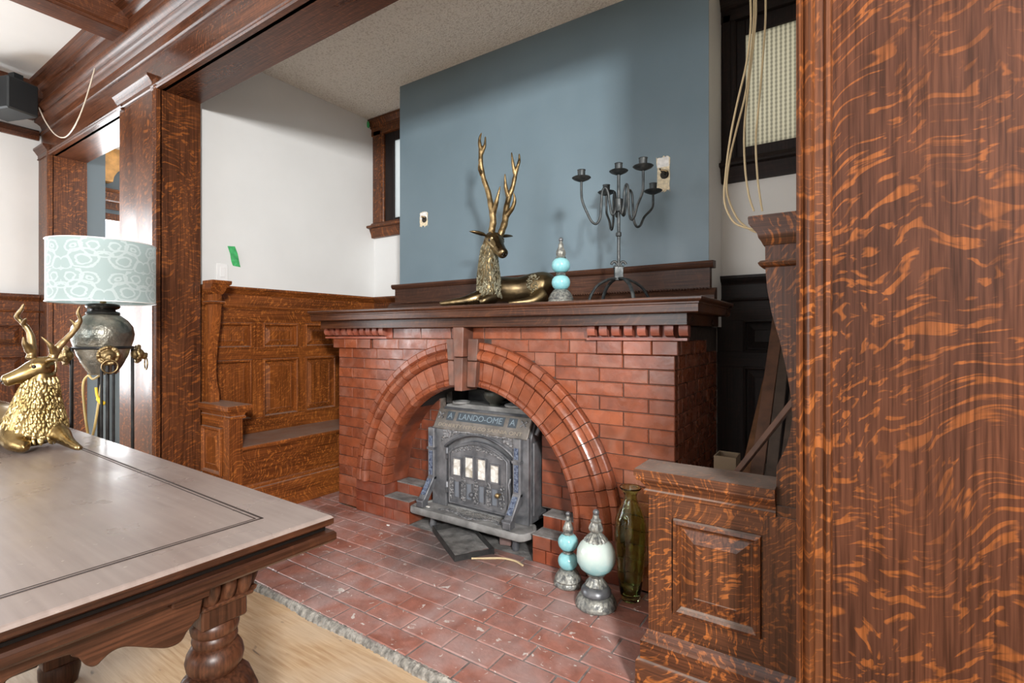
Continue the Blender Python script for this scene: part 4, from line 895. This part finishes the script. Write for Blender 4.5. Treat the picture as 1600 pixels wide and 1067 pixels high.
# ------------------------------------------------------------------ refectory table
TZ = .735; TX1 = -.985; TY1 = .735; TY0 = -.245; TX0 = -3.35
tbl = thing('refectory_table', (-2.1, .3, FZ), 'dark wooden draw-leaf table with bulbous turned legs and a dusty top', 'table')
Rt = Matrix.Translation((TX1, TY1, 0)) @ Matrix.Rotation(math.radians(-1.2), 4, 'Z') @ Matrix.Translation((-TX1, -TY1, 0))
def tb_(mb, nm, m, par=None, **k): return mb.xf(Rt).build(nm, m, par or tbl, **k)
def rr_(x0, x1, y0, y1, d, z): return [(x0+d, y0+d, z), (x1-d, y0+d, z), (x1-d, y1-d, z), (x0+d, y1-d, z)]
top = tb_(MB().loft([rr_(TX0, TX1, TY0, TY1, .004, .712), rr_(TX0, TX1, TY0, TY1, 0, .716), rr_(TX0, TX1, TY0, TY1, 0, .728), rr_(TX0, TX1, TY0, TY1, .004, .733), rr_(TX0, TX1, TY0, TY1, .007, TZ)]), 'table_top', ['table_top', 'walnut_y'])
for p in top.data.polygons: p.material_index = 0 if p.normal.z > .5 else 1
gx, gy, g0 = TX1-.110, TY1-.105, TY0+.105
for q in ((TX0, gx, gy-.005, gy), (TX0, gx, g0, g0+.005), (gx-.005, gx, g0, gy)): tb_(MB().box(*q, TZ-.0005, TZ+.0008), 'inlay_groove', 'groove', top)
for q in ((TX0, gx-.012, gy-.014, gy-.011), (gx-.014, gx-.011, g0+.014, gy-.012)): tb_(MB().box(*q, TZ-.0005, TZ+.0006), 'inlay_groove', 'groove', top)
tb_(MB().box(TX0+.02, TX1-.015, TY0+.015, TY1-.012, .700, .713), 'gap_shade_filler', 'gap_shade')  # near-black filler that paints the shade between top and draw leaf
leaf = MB().loft([rr_(-1.75, TX1+.006, TY0-.002, TY1+.003, .006, .674), rr_(-1.75, TX1+.006, TY0-.002, TY1+.003, .0, .680), rr_(-1.75, TX1+.006, TY0-.002, TY1+.003, .0, .694), rr_(-1.75, TX1+.006, TY0-.002, TY1+.003, .004, .699)])
tb_(leaf, 'draw_leaf', 'walnut_y')
# scalloped end apron (under the short end) and long aprons
SCP = [(0, .628), (.034, .625), (.04, .619), (.048, .613), (.056, .598), (.065, .589), (.073, .588), (.08, .593), (.094, .600), (.114, .598), (.153, .576), (.179, .563), (.201, .564), (.216, .582), (.25, .596), (.40, .60)]
def scallop(y0, y1):
    c_ = (y0+y1)/2; h = (y1-y0)/2; sp_ = [p for p in spline(SCP, 4) if p[0] <= h]
    return [(c_-a, z) for a, z in sp_[::-1]]+[(c_+a, z) for a, z in sp_[1:]]
ya, yb2 = TY0+.242, TY1-.242
sc_ = scallop(ya, yb2)
tb_(MB().prism([(ya, .674), (yb2, .674)]+sc_[::-1], 'x', -1.075, -1.050), 'end_apron', 'walnut_y', bevel=.003)
tb_(MB().prism([(ya, .674), (yb2, .674)]+sc_[::-1], 'x', -2.275, -2.250), 'end_apron', 'walnut_y')
tb_(MB().box(-1.046, -1.034, ya, yb2, .650, .674), 'apron_moulding', 'walnut_y', bevel=.003)
sl = [(-2.25+1.15*k/40, .60-.03*math.cos(k/40*2*PI*2)) for k in range(41)]
for y in (TY1-.20, TY0+.18): tb_(MB().prism([(-2.25, .674), (-1.10, .674)]+sl[::-1], 'y', y, y+.022), 'side_apron', 'walnut_x', bevel=.003)
tb_(MB().box(-1.050, -1.024, TY1-.315, TY1-.248, .642, .672), 'leaf_stop', 'walnut_y', bevel=.003)
def leg(x, y):
    l = tb_(MB().box(x-.046, x+.046, y-.046, y+.046, .545, .674), 'leg', 'walnut_z', bevel=.004)
    for d in range(4):                       # fluted bracket on each face of the block
        a = d*PI/2
        for k in range(3):
            u = -.032+k*.032
            mb = MB().tube(spline([(.044, u, .672), (.058, u, .655), (.060, u, .632), (.052, u, .612), (.046, u, .600)], 4), .0155, 8)
            mb.xf(Matrix.Translation((x, y, 0)) @ Matrix.Rotation(a, 4, 'Z')); tb_(mb, 'flute', 'walnut_z', l, smooth=60)
        mb = MB().prism([(.044, .588), (.064, .594), (.066, .602), (.044, .604)], 'y', -.050, .050).xf(Matrix.Translation((x, y, 0)) @ Matrix.Rotation(a, 4, 'Z')); tb_(mb, 'block_band', 'walnut_x', l, bevel=.002)
    prof = [(.040, .546), (.045, .540), (.047, .530), (.045, .520), (.040, .515), (.043, .510), (.044, .503), (.041, .496), (.040, .492), (.046, .488), (.053, .476), (.056, .462), (.053, .447), (.045, .437), (.042, .432)]
    tb_(MB().lathe(prof, (x, y, 0), 32), 'turned_neck', 'walnut_z', l, smooth=40)
    bulb = [(.042, .434), (.056, .426), (.070, .410), (.080, .385), (.085, .355), (.082, .325), (.072, .293), (.060, .268), (.050, .253), (.046, .245)]
    tb_(MB().lathe(bulb, (x, y, 0), 48, flute=12, fl=.03), 'bulb', 'walnut_z', l, smooth=60)
    tb_(MB().lathe([(.046, .247), (.056, .240), (.058, .228), (.048, .218), (.042, .205), (.040, .15), (.044, .13), (.052, .125)], (x, y, 0), 32), 'turned_shaft', 'walnut_z', l, smooth=40)
    tb_(MB().box(x-.052, x+.052, y-.052, y+.052, .045, .126), 'foot_block', 'walnut_z', l, bevel=.006)
    tb_(MB().lathe([(.05, .046), (.056, .035), (.056, .005), (.048, FZ)], (x, y, 0), 24), 'bun_foot', 'walnut_z', l, smooth=40)
for x in (-1.125, -2.22):
    for y in (TY1-.195, TY0+.195): leg(x, y)
tb_(MB().box(-2.19, -1.15, .22, .265, .06, .11), 'stretcher', 'walnut_x', bevel=.006)
for x in (-1.125, -2.22): tb_(MB().box(x-.022, x+.022, TY0+.25, TY1-.25, .06, .112), 'stretcher', 'walnut_y', bevel=.006)

# ------------------------------------------------------------------ stags
def stag(name, base, sgn, sc_, mats, label, head_r, neck, antlers, body, fur_n, patches=False):
    """lying stag in a frame (r along the picture plane, d away from the viewer, z); sgn mirrors r"""
    st = thing(name, base, label, 'stag statue', None); Bv = Vector(base)
    def at(p): return Bv+R_*(p[0]*sgn)+D_*p[1]+Vector((0, 0, p[2]))
    mb = MB()
    for pts, rad, seg in body:
        sp_ = spline([(*p, r_) for p, r_ in zip(pts, rad)], 4); mb.tube([at(p) for p in sp_], [p[3] for p in sp_], seg)
    sp_ = spline([(*p, r_) for p, r_ in neck], 4); mb.tube([at(p) for p in sp_], [p[3] for p in sp_], 16)
    b_ = remeshed(mb, 'body', mats[0], st, .0075, 6)
    # head: one continuous skin with muzzle, brow, jaw
    h0, h1 = head_r                                    # poll, muzzle tip
    h0, h1 = Vector(h0), Vector(h1); L = (h1-h0).length; f = (h1-h0)/L; up = Vector((0, 0, 1)); up = (up-f*up.dot(f)).normalized(); sd = f.cross(up)
    hm = MB()
    def hp(a, b, c): return at(h0+f*(a*L)+up*(b*L)+sd*(c*L))
    hm.tube([hp(-.12, -.03, 0), hp(.0, .0, 0), hp(.18, .02, 0), hp(.38, -.02, 0), hp(.6, -.06, 0), hp(.82, -.09, 0), hp(.96, -.11, 0), hp(1.03, -.12, 0)], [L*k for k in (.18, .28, .31, .27, .21, .18, .175, .11)], 16)
    hm.tube([hp(.1, -.16, 0), hp(.4, -.18, 0), hp(.7, -.17, 0), hp(.93, -.185, 0)], [L*k for k in (.19, .16, .12, .07)], 12)
    for s_ in (-1, 1): hm.tube([hp(.2, .15, s_*.18), hp(.38, .15, s_*.19)], [L*.085, L*.08], 8)
    hd = remeshed(hm, 'head', mats[1], st, .004*max(1, sc_), 4)
    for s_ in (-1, 1):
        MB().ball(hp(.33, .09, s_*.235), L*.060, 12).build('eye', mats[3], hd, 60)
        MB().ball(hp(1.05, -.09, s_*.05), L*.026, 8).build('nostril', 'urn_dark', hd, 60)
        ear = [(.02, .12, .22, .05), (-.02, .15, .36, .12), (-.05, .17, .52, .13), (-.07, .18, .70, .085), (-.08, .18, .82, .012)]
        MB().tube([hp(a, b, s_*c) for a, b, c, d in ear], [L*d for a, b, c, d in ear], 12, flat=.45).build('ear', mats[1], hd, 60)
    MB().tube([hp(1.0, -.165, -.07), hp(1.06, -.16, 0), hp(1.0, -.165, .07)], L*.012, 6).build('mouth', 'urn_dark', hd, 60)
    # antlers
    for br in antlers:
        am = MB()
        for pts in br:
            sp_ = spline(pts, 4); am.tube([at(p[:3]) for p in sp_], [p[3]*(1+.06*math.sin(i*2.1)) for i, p in enumerate(sp_)], 10)
        remeshed(am, 'antler', mats[2], st, .0035*max(1, sc_), 2)
    # mane of overlapping tufts
    rg = random.Random(4); mm = MB(); zs = [n_[0][2] for n_ in neck]; spn = spline([(*p, r_) for p, r_ in neck], 8)
    rows_ = fur_n
    for i in range(rows_):
        t_ = i/(rows_-1)*(len(spn)-1)*.84; k = min(int(t_), len(spn)-2); fr = t_-k
        p = Vector(spn[k]).lerp(Vector(spn[k+1]), fr) if False else Vector([a+(b-a)*fr for a, b in zip(spn[k][:3], spn[k+1][:3])]); r_ = spn[k][3]+(spn[k+1][3]-spn[k][3])*fr
        n_ = max(8, int(2*PI*r_/(.0125*sc_)))
        for j in range(n_):
            a = 2*PI*(j+.5*(i % 2))/n_+rg.uniform(-.12, .12); o_ = Vector((math.cos(a), math.sin(a), 0)); q = p+o_*r_*.95
            l_ = .024*sc_*rg.uniform(.8, 1.25); tw = Vector((-o_.y, o_.x, 0))*rg.uniform(-.010, .010)*sc_
            mm.tube([at(q+Vector((0, 0, .004))), at(q+o_*.0055*sc_+tw*.5-Vector((0, 0, l_*.45))), at(q+o_*.0075*sc_+tw-Vector((0, 0, l_*.8))), at(q+o_*.004+tw*1.6-Vector((0, 0, l_)))], [.003*sc_, .0060*sc_, .0050*sc_, .001], 5, flat=.55)
    mm.build('mane', mats[4], st, 60, kind='stuff')
    if patches:
        for cx_, cz_, rx, rz, bz, bd, br in patches:      # raised curls lying on the flank, following its round
            pm = MB()
            for i in range(110):
                a = rg.uniform(0, 2*PI); q_ = math.sqrt(rg.random()); z = cz_+q_*rz*math.sin(a); dz = min(abs(z-bz), br*.97)
                pm.ball(at((cx_+q_*rx*math.cos(a), bd-math.sqrt(br*br-dz*dz), z)), rg.uniform(.003, .006), 5)
            pm.build('textured_patch', mats[4], st, 60, kind='stuff')
    return st
# brass stag on the table: r to the right along its stretched foreleg, haunches to the left
m_ = .00229
def px1(x, y, d=0.0): return ((x-62)*m_, d, (703-y)*m_)
stag('stag_statue', (-2.472, .552, TZ+.014), 1, .85, ('brass', 'brass', 'brass_old', 'urn_dark', 'brass_mane'), 'polished brass stag lying on the table in front of the lamp',
     (px1(84, 578, .01), px1(52, 594, -.085)),
     [((px1(66, 690)), .090), ((px1(67, 668)), .088), ((px1(69, 645)), .073), ((px1(72, 622)), .058), ((px1(76, 602)), .046), ((px1(80, 585)), .036)],
     [  # antler branches (x, d, z, radius)
      [[(*px1(60, 568, .0), .015), (*px1(58, 550, .01), .014), (*px1(54, 525, .01), .010), (*px1(45, 508, .0), .0085), (*px1(42, 500, -.01), .008), (*px1(50, 488, -.01), .0065), (*px1(53, 479, -.01), .003)], [(*px1(58, 555, .0), .013), (*px1(59, 542, -.02), .009), (*px1(61, 531, -.03), .002)], [(*px1(48, 512, .0), .008), (*px1(55, 506, -.01), .006), (*px1(62, 502, -.02), .002)]],
      [[(*px1(86, 568, .02), .015), (*px1(90, 552, .03), .014), (*px1(99, 538, .04), .011), (*px1(112, 520, .05), .009), (*px1(120, 505, .05), .0075), (*px1(120, 492, .04), .006), (*px1(124, 481, .04), .002)], [(*px1(88, 556, .02), .013), (*px1(91, 545, .0), .009), (*px1(84, 531, -.02), .002)], [(*px1(113, 518, .05), .007), (*px1(112, 508, .04), .005), (*px1(109, 503, .03), .002)]]],
     [([px1(66, 672, .02), px1(40, 672, .03), px1(5, 672, .04), px1(-30, 672, .05), px1(-60, 678, .05)], [.085, .072, .070, .085, .055], 16),
      ([px1(75, 680, .02), px1(105, 686, .0), px1(130, 695, -.03), px1(150, 701, -.05), px1(162, 704, -.06)], [.045, .034, .021, .015, .011], 12),
      ([px1(52, 682, -.05), px1(72, 692, -.085), px1(92, 697, -.10), px1(97, 698, -.10)], [.045, .032, .022, .013], 12),
      ([px1(95, 698, -.10), px1(78, 700, -.075), px1(60, 700, -.055)], [.015, .012, .009], 10),
      ([px1(-20, 680, -.03), px1(5, 694, -.06), px1(25, 698, -.07), px1(33, 699, -.075)], [.045, .022, .014, .011], 12),
      ([px1(-35, 679, -.03), px1(-10, 684, -.07), px1(8, 687, -.08)], [.05, .04, .026], 12)], 22)
# aged bronze stag on the mantel, mirrored
n_ = .00372
def px2(x, y, d=0.0): return (-(x-765)*n_, d, (481-y)*n_)
stag('stag_statue', (-1.700, 2.315, 1.312), -1, .95, ('bronze', 'bronze', 'bronze_antler', 'urn_dark', 'bronze_fur'), 'aged bronze stag with tall antlers lying on the mantel',
     (px2(767, 379, .02), px2(788, 402, -.11)),
     [((px2(764, 464)), .070), ((px2(764, 448)), .068), ((px2(763, 428)), .060), ((px2(763, 408)), .050), ((px2(764, 392)), .044), ((px2(767, 380)), .040)],
     [[[(*px2(766, 376, .02), .020), (*px2(768, 364, .01), .020), (*px2(770, 350, .0), .020), (*px2(767, 330, .0), .018), (*px2(762, 305, .01), .016), (*px2(755, 285, .01), .015), (*px2(751, 262, .0), .014), (*px2(751, 245, .0), .013), (*px2(749, 228, .0), .009), (*px2(752, 216, .0), .004)], [(*px2(752, 248, .0), .012), (*px2(757, 236, .0), .009), (*px2(758, 222, .0), .004)], [(*px2(770, 340, .0), .017), (*px2(775, 325, -.03), .013), (*px2(781, 302, -.05), .004)], [(*px2(752, 280, .01), .010), (*px2(749, 274, -.03), .008), (*px2(749, 267, -.05), .003)]],
      [[(*px2(778, 378, .02), .020), (*px2(783, 366, .02), .020), (*px2(788, 350, .03), .020), (*px2(790, 330, .04), .018), (*px2(794, 312, .05), .016), (*px2(800, 295, .05), .014), (*px2(805, 272, .05), .012), (*px2(810, 255, .05), .009), (*px2(810, 243, .05), .004)], [(*px2(803, 274, .05), .012), (*px2(800, 258, .04), .009), (*px2(798, 242, .04), .004)], [(*px2(790, 342, .03), .016), (*px2(799, 332, .0), .013), (*px2(803, 320, -.01), .010), (*px2(801, 309, -.02), .003)], [(*px2(793, 310, .05), .014), (*px2(789, 296, .03), .011), (*px2(788, 277, .02), .004)]]],
     [([px2(765, 455, .03), px2(785, 455, .05), px2(810, 455, .06), px2(832, 452, .06), px2(850, 452, .06), px2(860, 458, .05)], [.078, .075, .074, .086, .092, .060], 16),
      ([px2(762, 466, .0), px2(745, 470, -.03), px2(725, 475, -.05), px2(700, 478, -.06), px2(690, 479, -.06)], [.052, .040, .026, .018, .012], 12),
      ([px2(770, 468, -.03), px2(758, 474, -.07), px2(750, 477, -.08)], [.045, .026, .016], 12),
      ([px2(845, 465, .0), px2(830, 474, -.04), px2(805, 477, -.06), px2(792, 478, -.06)], [.055, .030, .016, .011], 12),
      ([px2(862, 448, .06), px2(868, 452, .05), px2(870, 460, .05)], [.022, .018, .006], 8)], 24,
     [(0, .062, .032, .040, .085, .02, .078), (px2(832, 0)[0], .128, .042, .050, .108, .06, .086)])

# ------------------------------------------------------------------ lamp on its iron stand
LX, LY = -3.016, .930
stn = thing('plant_stand', (LX, LY, FZ), 'black iron four-legged stand with brass lion heads and rings holding the lamp', 'stand')
ZR = 1.085
for z, r_ in ((ZR, .112), (.25, .10)): MB().tube([(LX+r_*math.cos(a), LY+r_*math.sin(a), z) for a in [2*PI*i/32 for i in range(33)]], .007, 8, False).build('ring_band', 'iron_black', stn, 60)
for k in range(4):
    a = math.atan2(-LY, -LX)+k*PI/2+.14; dx, dy = math.cos(a), math.sin(a); px_, py_ = LX+dx*.116, LY+dy*.116
    lg = MB().tube([(px_, py_, FZ), (px_, py_, .5), (px_, py_, ZR+.004)], .0075, 8).build('leg', 'iron_black', stn, 60)
    for s_ in (-.022, .022):
        if k == 0: MB().tube([(px_-dy*s_, py_+dx*s_, FZ), (px_-dy*s_, py_+dx*s_, ZR-.05)], .006, 8).build('leg_bar', 'iron_black', lg, 60)
    hd = MB(); c_ = Vector((LX+dx*.136, LY+dy*.136, ZR-.035)); t_ = Vector((-dy, dx, 0)); o_ = Vector((dx, dy, 0)); Z = Vector((0, 0, 1))
    rg = random.Random(20+k)
    hd.ball(c_, .030, 14); hd.ball(c_+o_*.026-Z*.010, .018, 12); hd.ball(c_+o_*.036-Z*.002, .009, 10)
    for s_ in (-1, 1): hd.ball(c_+t_*s_*.012+o_*.020+Z*.008, .007, 8); hd.ball(c_+t_*s_*.024+Z*.024, .010, 8)
    for i in range(22):
        b_ = 2*PI*i/22; hd.ball(c_+t_*math.cos(b_)*.037+Z*math.sin(b_)*.038+o_*rg.uniform(-.004, .008), .0100, 7)
    remeshed(hd, 'lion_head', 'brass_old', stn, .003, 1)
    MB().tube([c_+o_*.036+t_*.030*math.cos(b_)+Z*(-.050+.030*math.sin(b_)) for b_ in [2*PI*i/24 for i in range(25)]], .0035, 7, False).build('pull_ring', 'brass_old', stn, 60)
lp = thing('table_lamp', (LX, LY, .955), 'pale blue damask drum shade lamp with a bronze urn body behind the table', 'lamp')
urn = MB().lathe([(.001, .955), (.052, .955), (.058, .965), (.078, 1.00), (.100, 1.05), (.106, 1.075), (.120, 1.12), (.124, 1.15), (.118, 1.185), (.098, 1.215), (.072, 1.238), (.064, 1.244)], (LX, LY, 0), 40).build('urn_body', 'urn_bronze', lp, 60)
MB().lathe([(.060, 1.240), (.068, 1.248), (.064, 1.258), (.050, 1.262), (.048, 1.268), (.062, 1.274), (.068, 1.284), (.064, 1.294), (.045, 1.299), (.001, 1.300)], (LX, LY, 0), 36).build('urn_neck', 'urn_dark', lp, 60)
MB().lathe([(.012, 1.298), (.014, 1.305), (.009, 1.312), (.007, 1.42), (.001, 1.42)], (LX, LY, 0), 12).build('lamp_stem', 'brass_old', lp, 60)
# drum shade with uv for the woven pattern
sh = MB(); n = 64; r_ = .210; z0, z1 = 1.302, 1.588
sh.loft([[(LX+r_*math.cos(t_), LY+r_*math.sin(t_), z) for t_ in [2*PI*i/n for i in range(n)]] for z in (z0, z1)], False, False)
so = sh.build('lamp_shade', 'lamp_fabric', lp, 60); me = so.data; uvl = me.uv_layers.new(name='UVMap')
for p in me.polygons:
    us_ = []
    for li in p.loop_indices:
        co = me.vertices[me.loops[li].vertex_index].co; us_.append((math.atan2(co.y, co.x)/(2*PI)) % 1.0)
    for li, u_ in zip(p.loop_indices, us_):
        if max(us_)-min(us_) > .5 and u_ < .5: u_ += 1
        co = me.vertices[me.loops[li].vertex_index].co; uvl.data[li].uv = (u_, (co.z+.955-z0)/(z1-z0))
for z in (z0, z1): MB().tube([(LX+(r_+.001)*math.cos(t_), LY+(r_+.001)*math.sin(t_), z) for t_ in [2*PI*i/64 for i in range(65)]], .0025, 6, False).build('shade_rim', 'switch_white', lp, 60)
MB().tube(spline([(LX+R_.x*r*1, LY+R_.y*r+D_.y*d, z) for r, d, z in ((-.01, .0, .955), (-.08, .03, .93), (-.125, .05, .945), (-.150, .05, .90), (-.13, .04, .76), (-.10, .03, .62), (-.075, .0, .60), (-.045, .0, .68), (-.02, .0, .83), (-.005, .0, .93))], 6), .0055, 7).build('power_cord', 'cord_yellow', lp, 60)
MB().tube(spline([(LX+R_.x*r, LY+R_.y*r-.10, z) for r, z in ((.09, .90), (.095, .86), (.11, .835), (.13, .82))], 4), [.006]*6+[.011]*6+[.004], 8).build('plug_tag', 'tape_yellow', lp, 60)

# ------------------------------------------------------------------ small fittings
spk = thing('loudspeaker', (-5.36, 1.02, 2.87), 'small black loudspeaker hung under the beam in the ceiling corner', 'speaker')
Ms = Matrix.Translation((-5.26, 1.04, 2.80)) @ Matrix.Rotation(.35, 4, 'Z')
MB().box(-.16, .16, -.10, .10, 0, .24).xf(Ms).build('cabinet', 'speaker_black', spk, bevel=.01)
MB().box(-.15, .02, -.108, -.098, .015, .225).xf(Ms).build('grille', 'speaker_grey', spk, bevel=.004)
MB().box(-.03, .03, .02, .08, .24, .33).xf(Ms).build('bracket', 'speaker_black', spk)
o = MB().tube(spline([(-5.20, 1.20, 2.90), (-5.12, 1.22, 2.78), (-4.98, 1.24, 2.66), (-4.80, 1.25, 2.60), (-4.60, 1.25, 2.63), (-4.40, 1.25, 2.74), (-4.20, 1.25, 2.93)], 8), .004, 6).build('speaker_cable', 'cable_white', None, 60); tag(o, 'thin white cable looping below the oak cornice', 'cable')
sw = thing('light_switch', (AL+.004, 1.735, 1.505), 'white rocker light switch on the alcove wall above the bench', 'switch')
B(AL, AL+.007, 1.70, 1.775, 1.505, 1.625).build('cover_plate', 'switch_white', sw, bevel=.003); B(AL+.006, AL+.011, 1.722, 1.755, 1.535, 1.60).build('rocker', 'switch_white', sw, bevel=.002)
mb = MB(); tp = [(1.772, 1.750), (1.785, 1.70), (1.798, 1.65), (1.815, 1.610)]
mb.loft([[(AL+.004+.008*math.sin(k*1.7), y, z), (AL+.006+.008*math.sin(k*1.7), y, z), (AL+.008+.012*math.sin(k*1.3), y+.048, z+.004), (AL+.006+.012*math.sin(k*1.3), y+.048, z+.004)] for k, (y, z) in enumerate(tp)])
o = mb.build('tape_strip', 'tape_green'); tag(o, 'strip of green masking tape curling on the wall above the switch', 'tape')
o = MB().prism([(-3.53, 3.01), (-3.50, 3.02), (-3.485, 2.985), (-3.495, 2.955), (-3.515, 2.965)], 'y', AB-.082, AB-.078).build('tape_scrap', 'tape_green', None); tag(o, 'scrap of green tape on the corner of the left alcove window', 'tape')
def patch(x0, x1, z0, z1, label, wires):
    r = thing('wall_patch', ((x0+x1)/2, 2.719, z0), label, 'wall patch'); rg = random.Random(int(x0*100))
    n = 16; pts = [(x0+(x1-x0)*k/n, z0+rg.uniform(-.012, .008)) for k in range(n+1)]+[(x1-rg.uniform(0, .006), z0+(z1-z0)*k/6) for k in range(1, 6)]+[(x1-(x1-x0)*k/n, z1+rg.uniform(-.006, .010)) for k in range(n+1)]+[(x0+rg.uniform(0, .006), z1-(z1-z0)*k/6) for k in range(1, 6)]
    MB().prism(pts, 'y', 2.7172, 2.7198).build('bare_plaster', 'cream', r)
    MB().prism([(x0+.004, z1-.05), (x1-.006, z1-.052), (x1-.008, z1+.002), (x0+.006, z1)], 'y', 2.7168, 2.7173).build('white_smear', 'plaster', r)
    cx_, cz_ = (x0+x1)/2+.008, z0+(z1-z0)*.48
    MB().lathe([(.001, 0), (.020, 0), (.024, .001), (.001, .0015)], (0, 0, 0), 12).xf(Matrix.Translation((cx_, 2.7166, cz_)) @ Matrix.Rotation(PI/2, 4, 'X')).build('hole', 'hole_dark', r)
    for k in range(wires): MB().tube(spline([(cx_, 2.716, cz_), (cx_-.01+.012*k, 2.705, cz_+.012-.006*k), (cx_+.012*k-.012, 2.70, cz_+.022-.02*k), (cx_+.018-.02*k, 2.702, cz_+.012+.01*k)], 4), .0045, 6).build('wire_end', 'hole_dark' if k else 'cord_brown', r, 60)
patch(-2.64, -2.56, 1.945, 2.045, 'square bare plaster patch with hole left of the bronze stag', 2)
patch(-.872, -.797, 1.925, 2.105, 'tall bare plaster patch with wire ends behind the candelabra', 3)
# loose cables hanging before the right window
def hang(pts, mat, label): o = MB().tube(spline([tuple(p) for p in pts], 8), .0042, 7).build('hanging_cable', mat, None, 60); tag(o, label, 'cable', 'loose cables at the right window')
def on2(u, v, y=2.25):
    dv = D_+R_*((u-800)/786.7)+Vector((0, 0, (522.1-v)/786.7)); return Vector((0, 0, CH))+dv*(y/dv.y)
hang([on2(1172, -20, 2.2), on2(1173, 40, 2.2), on2(1166, 100, 2.2), on2(1152, 160, 2.2), on2(1141, 215, 2.2), on2(1134, 270, 2.2), on2(1132, 315, 2.2), on2(1145, 345, 2.2), on2(1163, 355, 2.2), on2(1180, 358, 2.2)], 'cable_cream', 'leftmost loose cream cable hanging before the right window, looping furthest left')
hang([on2(1178, -20, 2.235), on2(1178, 30, 2.235), on2(1172, 95, 2.235), on2(1164, 150, 2.235), on2(1150, 205, 2.235), on2(1139, 255, 2.235), on2(1136, 300, 2.235), on2(1150, 338, 2.235), on2(1168, 356, 2.235), on2(1182, 363, 2.235)], 'cable_cream', 'second loose cream cable hanging before the right window, ending in a loop')
hang([on2(1181, -20, 2.27), on2(1181, 25, 2.27), on2(1177, 70, 2.27), on2(1170, 130, 2.27), on2(1163, 200, 2.27), on2(1164, 260, 2.27), on2(1170, 305, 2.27), on2(1178, 330, 2.27)], 'cable_cream', 'third loose cream cable hanging straight down before the right window')
hang([on2(1196, -20, 2.305), on2(1196, 30, 2.305), on2(1192, 90, 2.305), on2(1187, 150, 2.305), on2(1181, 215, 2.305), on2(1183, 270, 2.305), on2(1187, 305, 2.305), on2(1191, 330, 2.305)], 'cable_cream', 'rightmost loose cream cable hanging straight down before the right window')
# laths leaning on the right settle behind its arm
def lath(p0, p1, w_, t_, mat, label):
    p0, p1 = Vector(p0), Vector(p1); L = (p1-p0).length; q_ = (p1-p0).to_track_quat('Z', 'Y').to_matrix().to_4x4()
    o = MB().box(-w_/2, w_/2, -t_/2, t_/2, 0, L).xf(Matrix.Translation(p0) @ q_).build('wooden_lath', mat, None, bevel=.002); tag(o, label, 'plank', 'laths leaning behind the right bench arm')
lath((-.309, 2.100, .457), (-.277, 2.86, 1.38), .05, .02, 'lath_wood', 'widest red brown lath leaning behind the right bench arm')
lath((-.248, 1.995, .457), (-.243, 2.88, 1.32), .04, .02, 'lath_grey', 'grey brown lath leaning between the widest lath and the scrolled wing')
lath((-.200, 1.945, .457), (-.190, 2.88, 1.22), .04, .02, 'lath_grey', 'grey brown lath leaning nearest the right alcove wall')
lath((-.375, 2.300, .457), (-.335, 2.85, .93), .05, .02, 'lath_orange', 'short orange lath leaning furthest left behind the right bench arm')
lath((-.463, 1.905, .459), (-.05, 1.755, 1.08), .022, .018, 'lath_wood', 'slanting thin stick crossing before the leaning laths')
bk = thing('kindling_box', (-.40, 2.12, .454), 'small open carton lying on the right bench seat by the stick', 'box')
for q in ((-.44, -.36, 2.08, 2.085, .454, .675), (-.44, -.36, 2.175, 2.18, .454, .675), (-.44, -.435, 2.085, 2.175, .454, .675), (-.365, -.36, 2.085, 2.175, .454, .675), (-.435, -.365, 2.085, 2.175, .454, .458)): B(*q).build('carton_side', 'carton', bk)
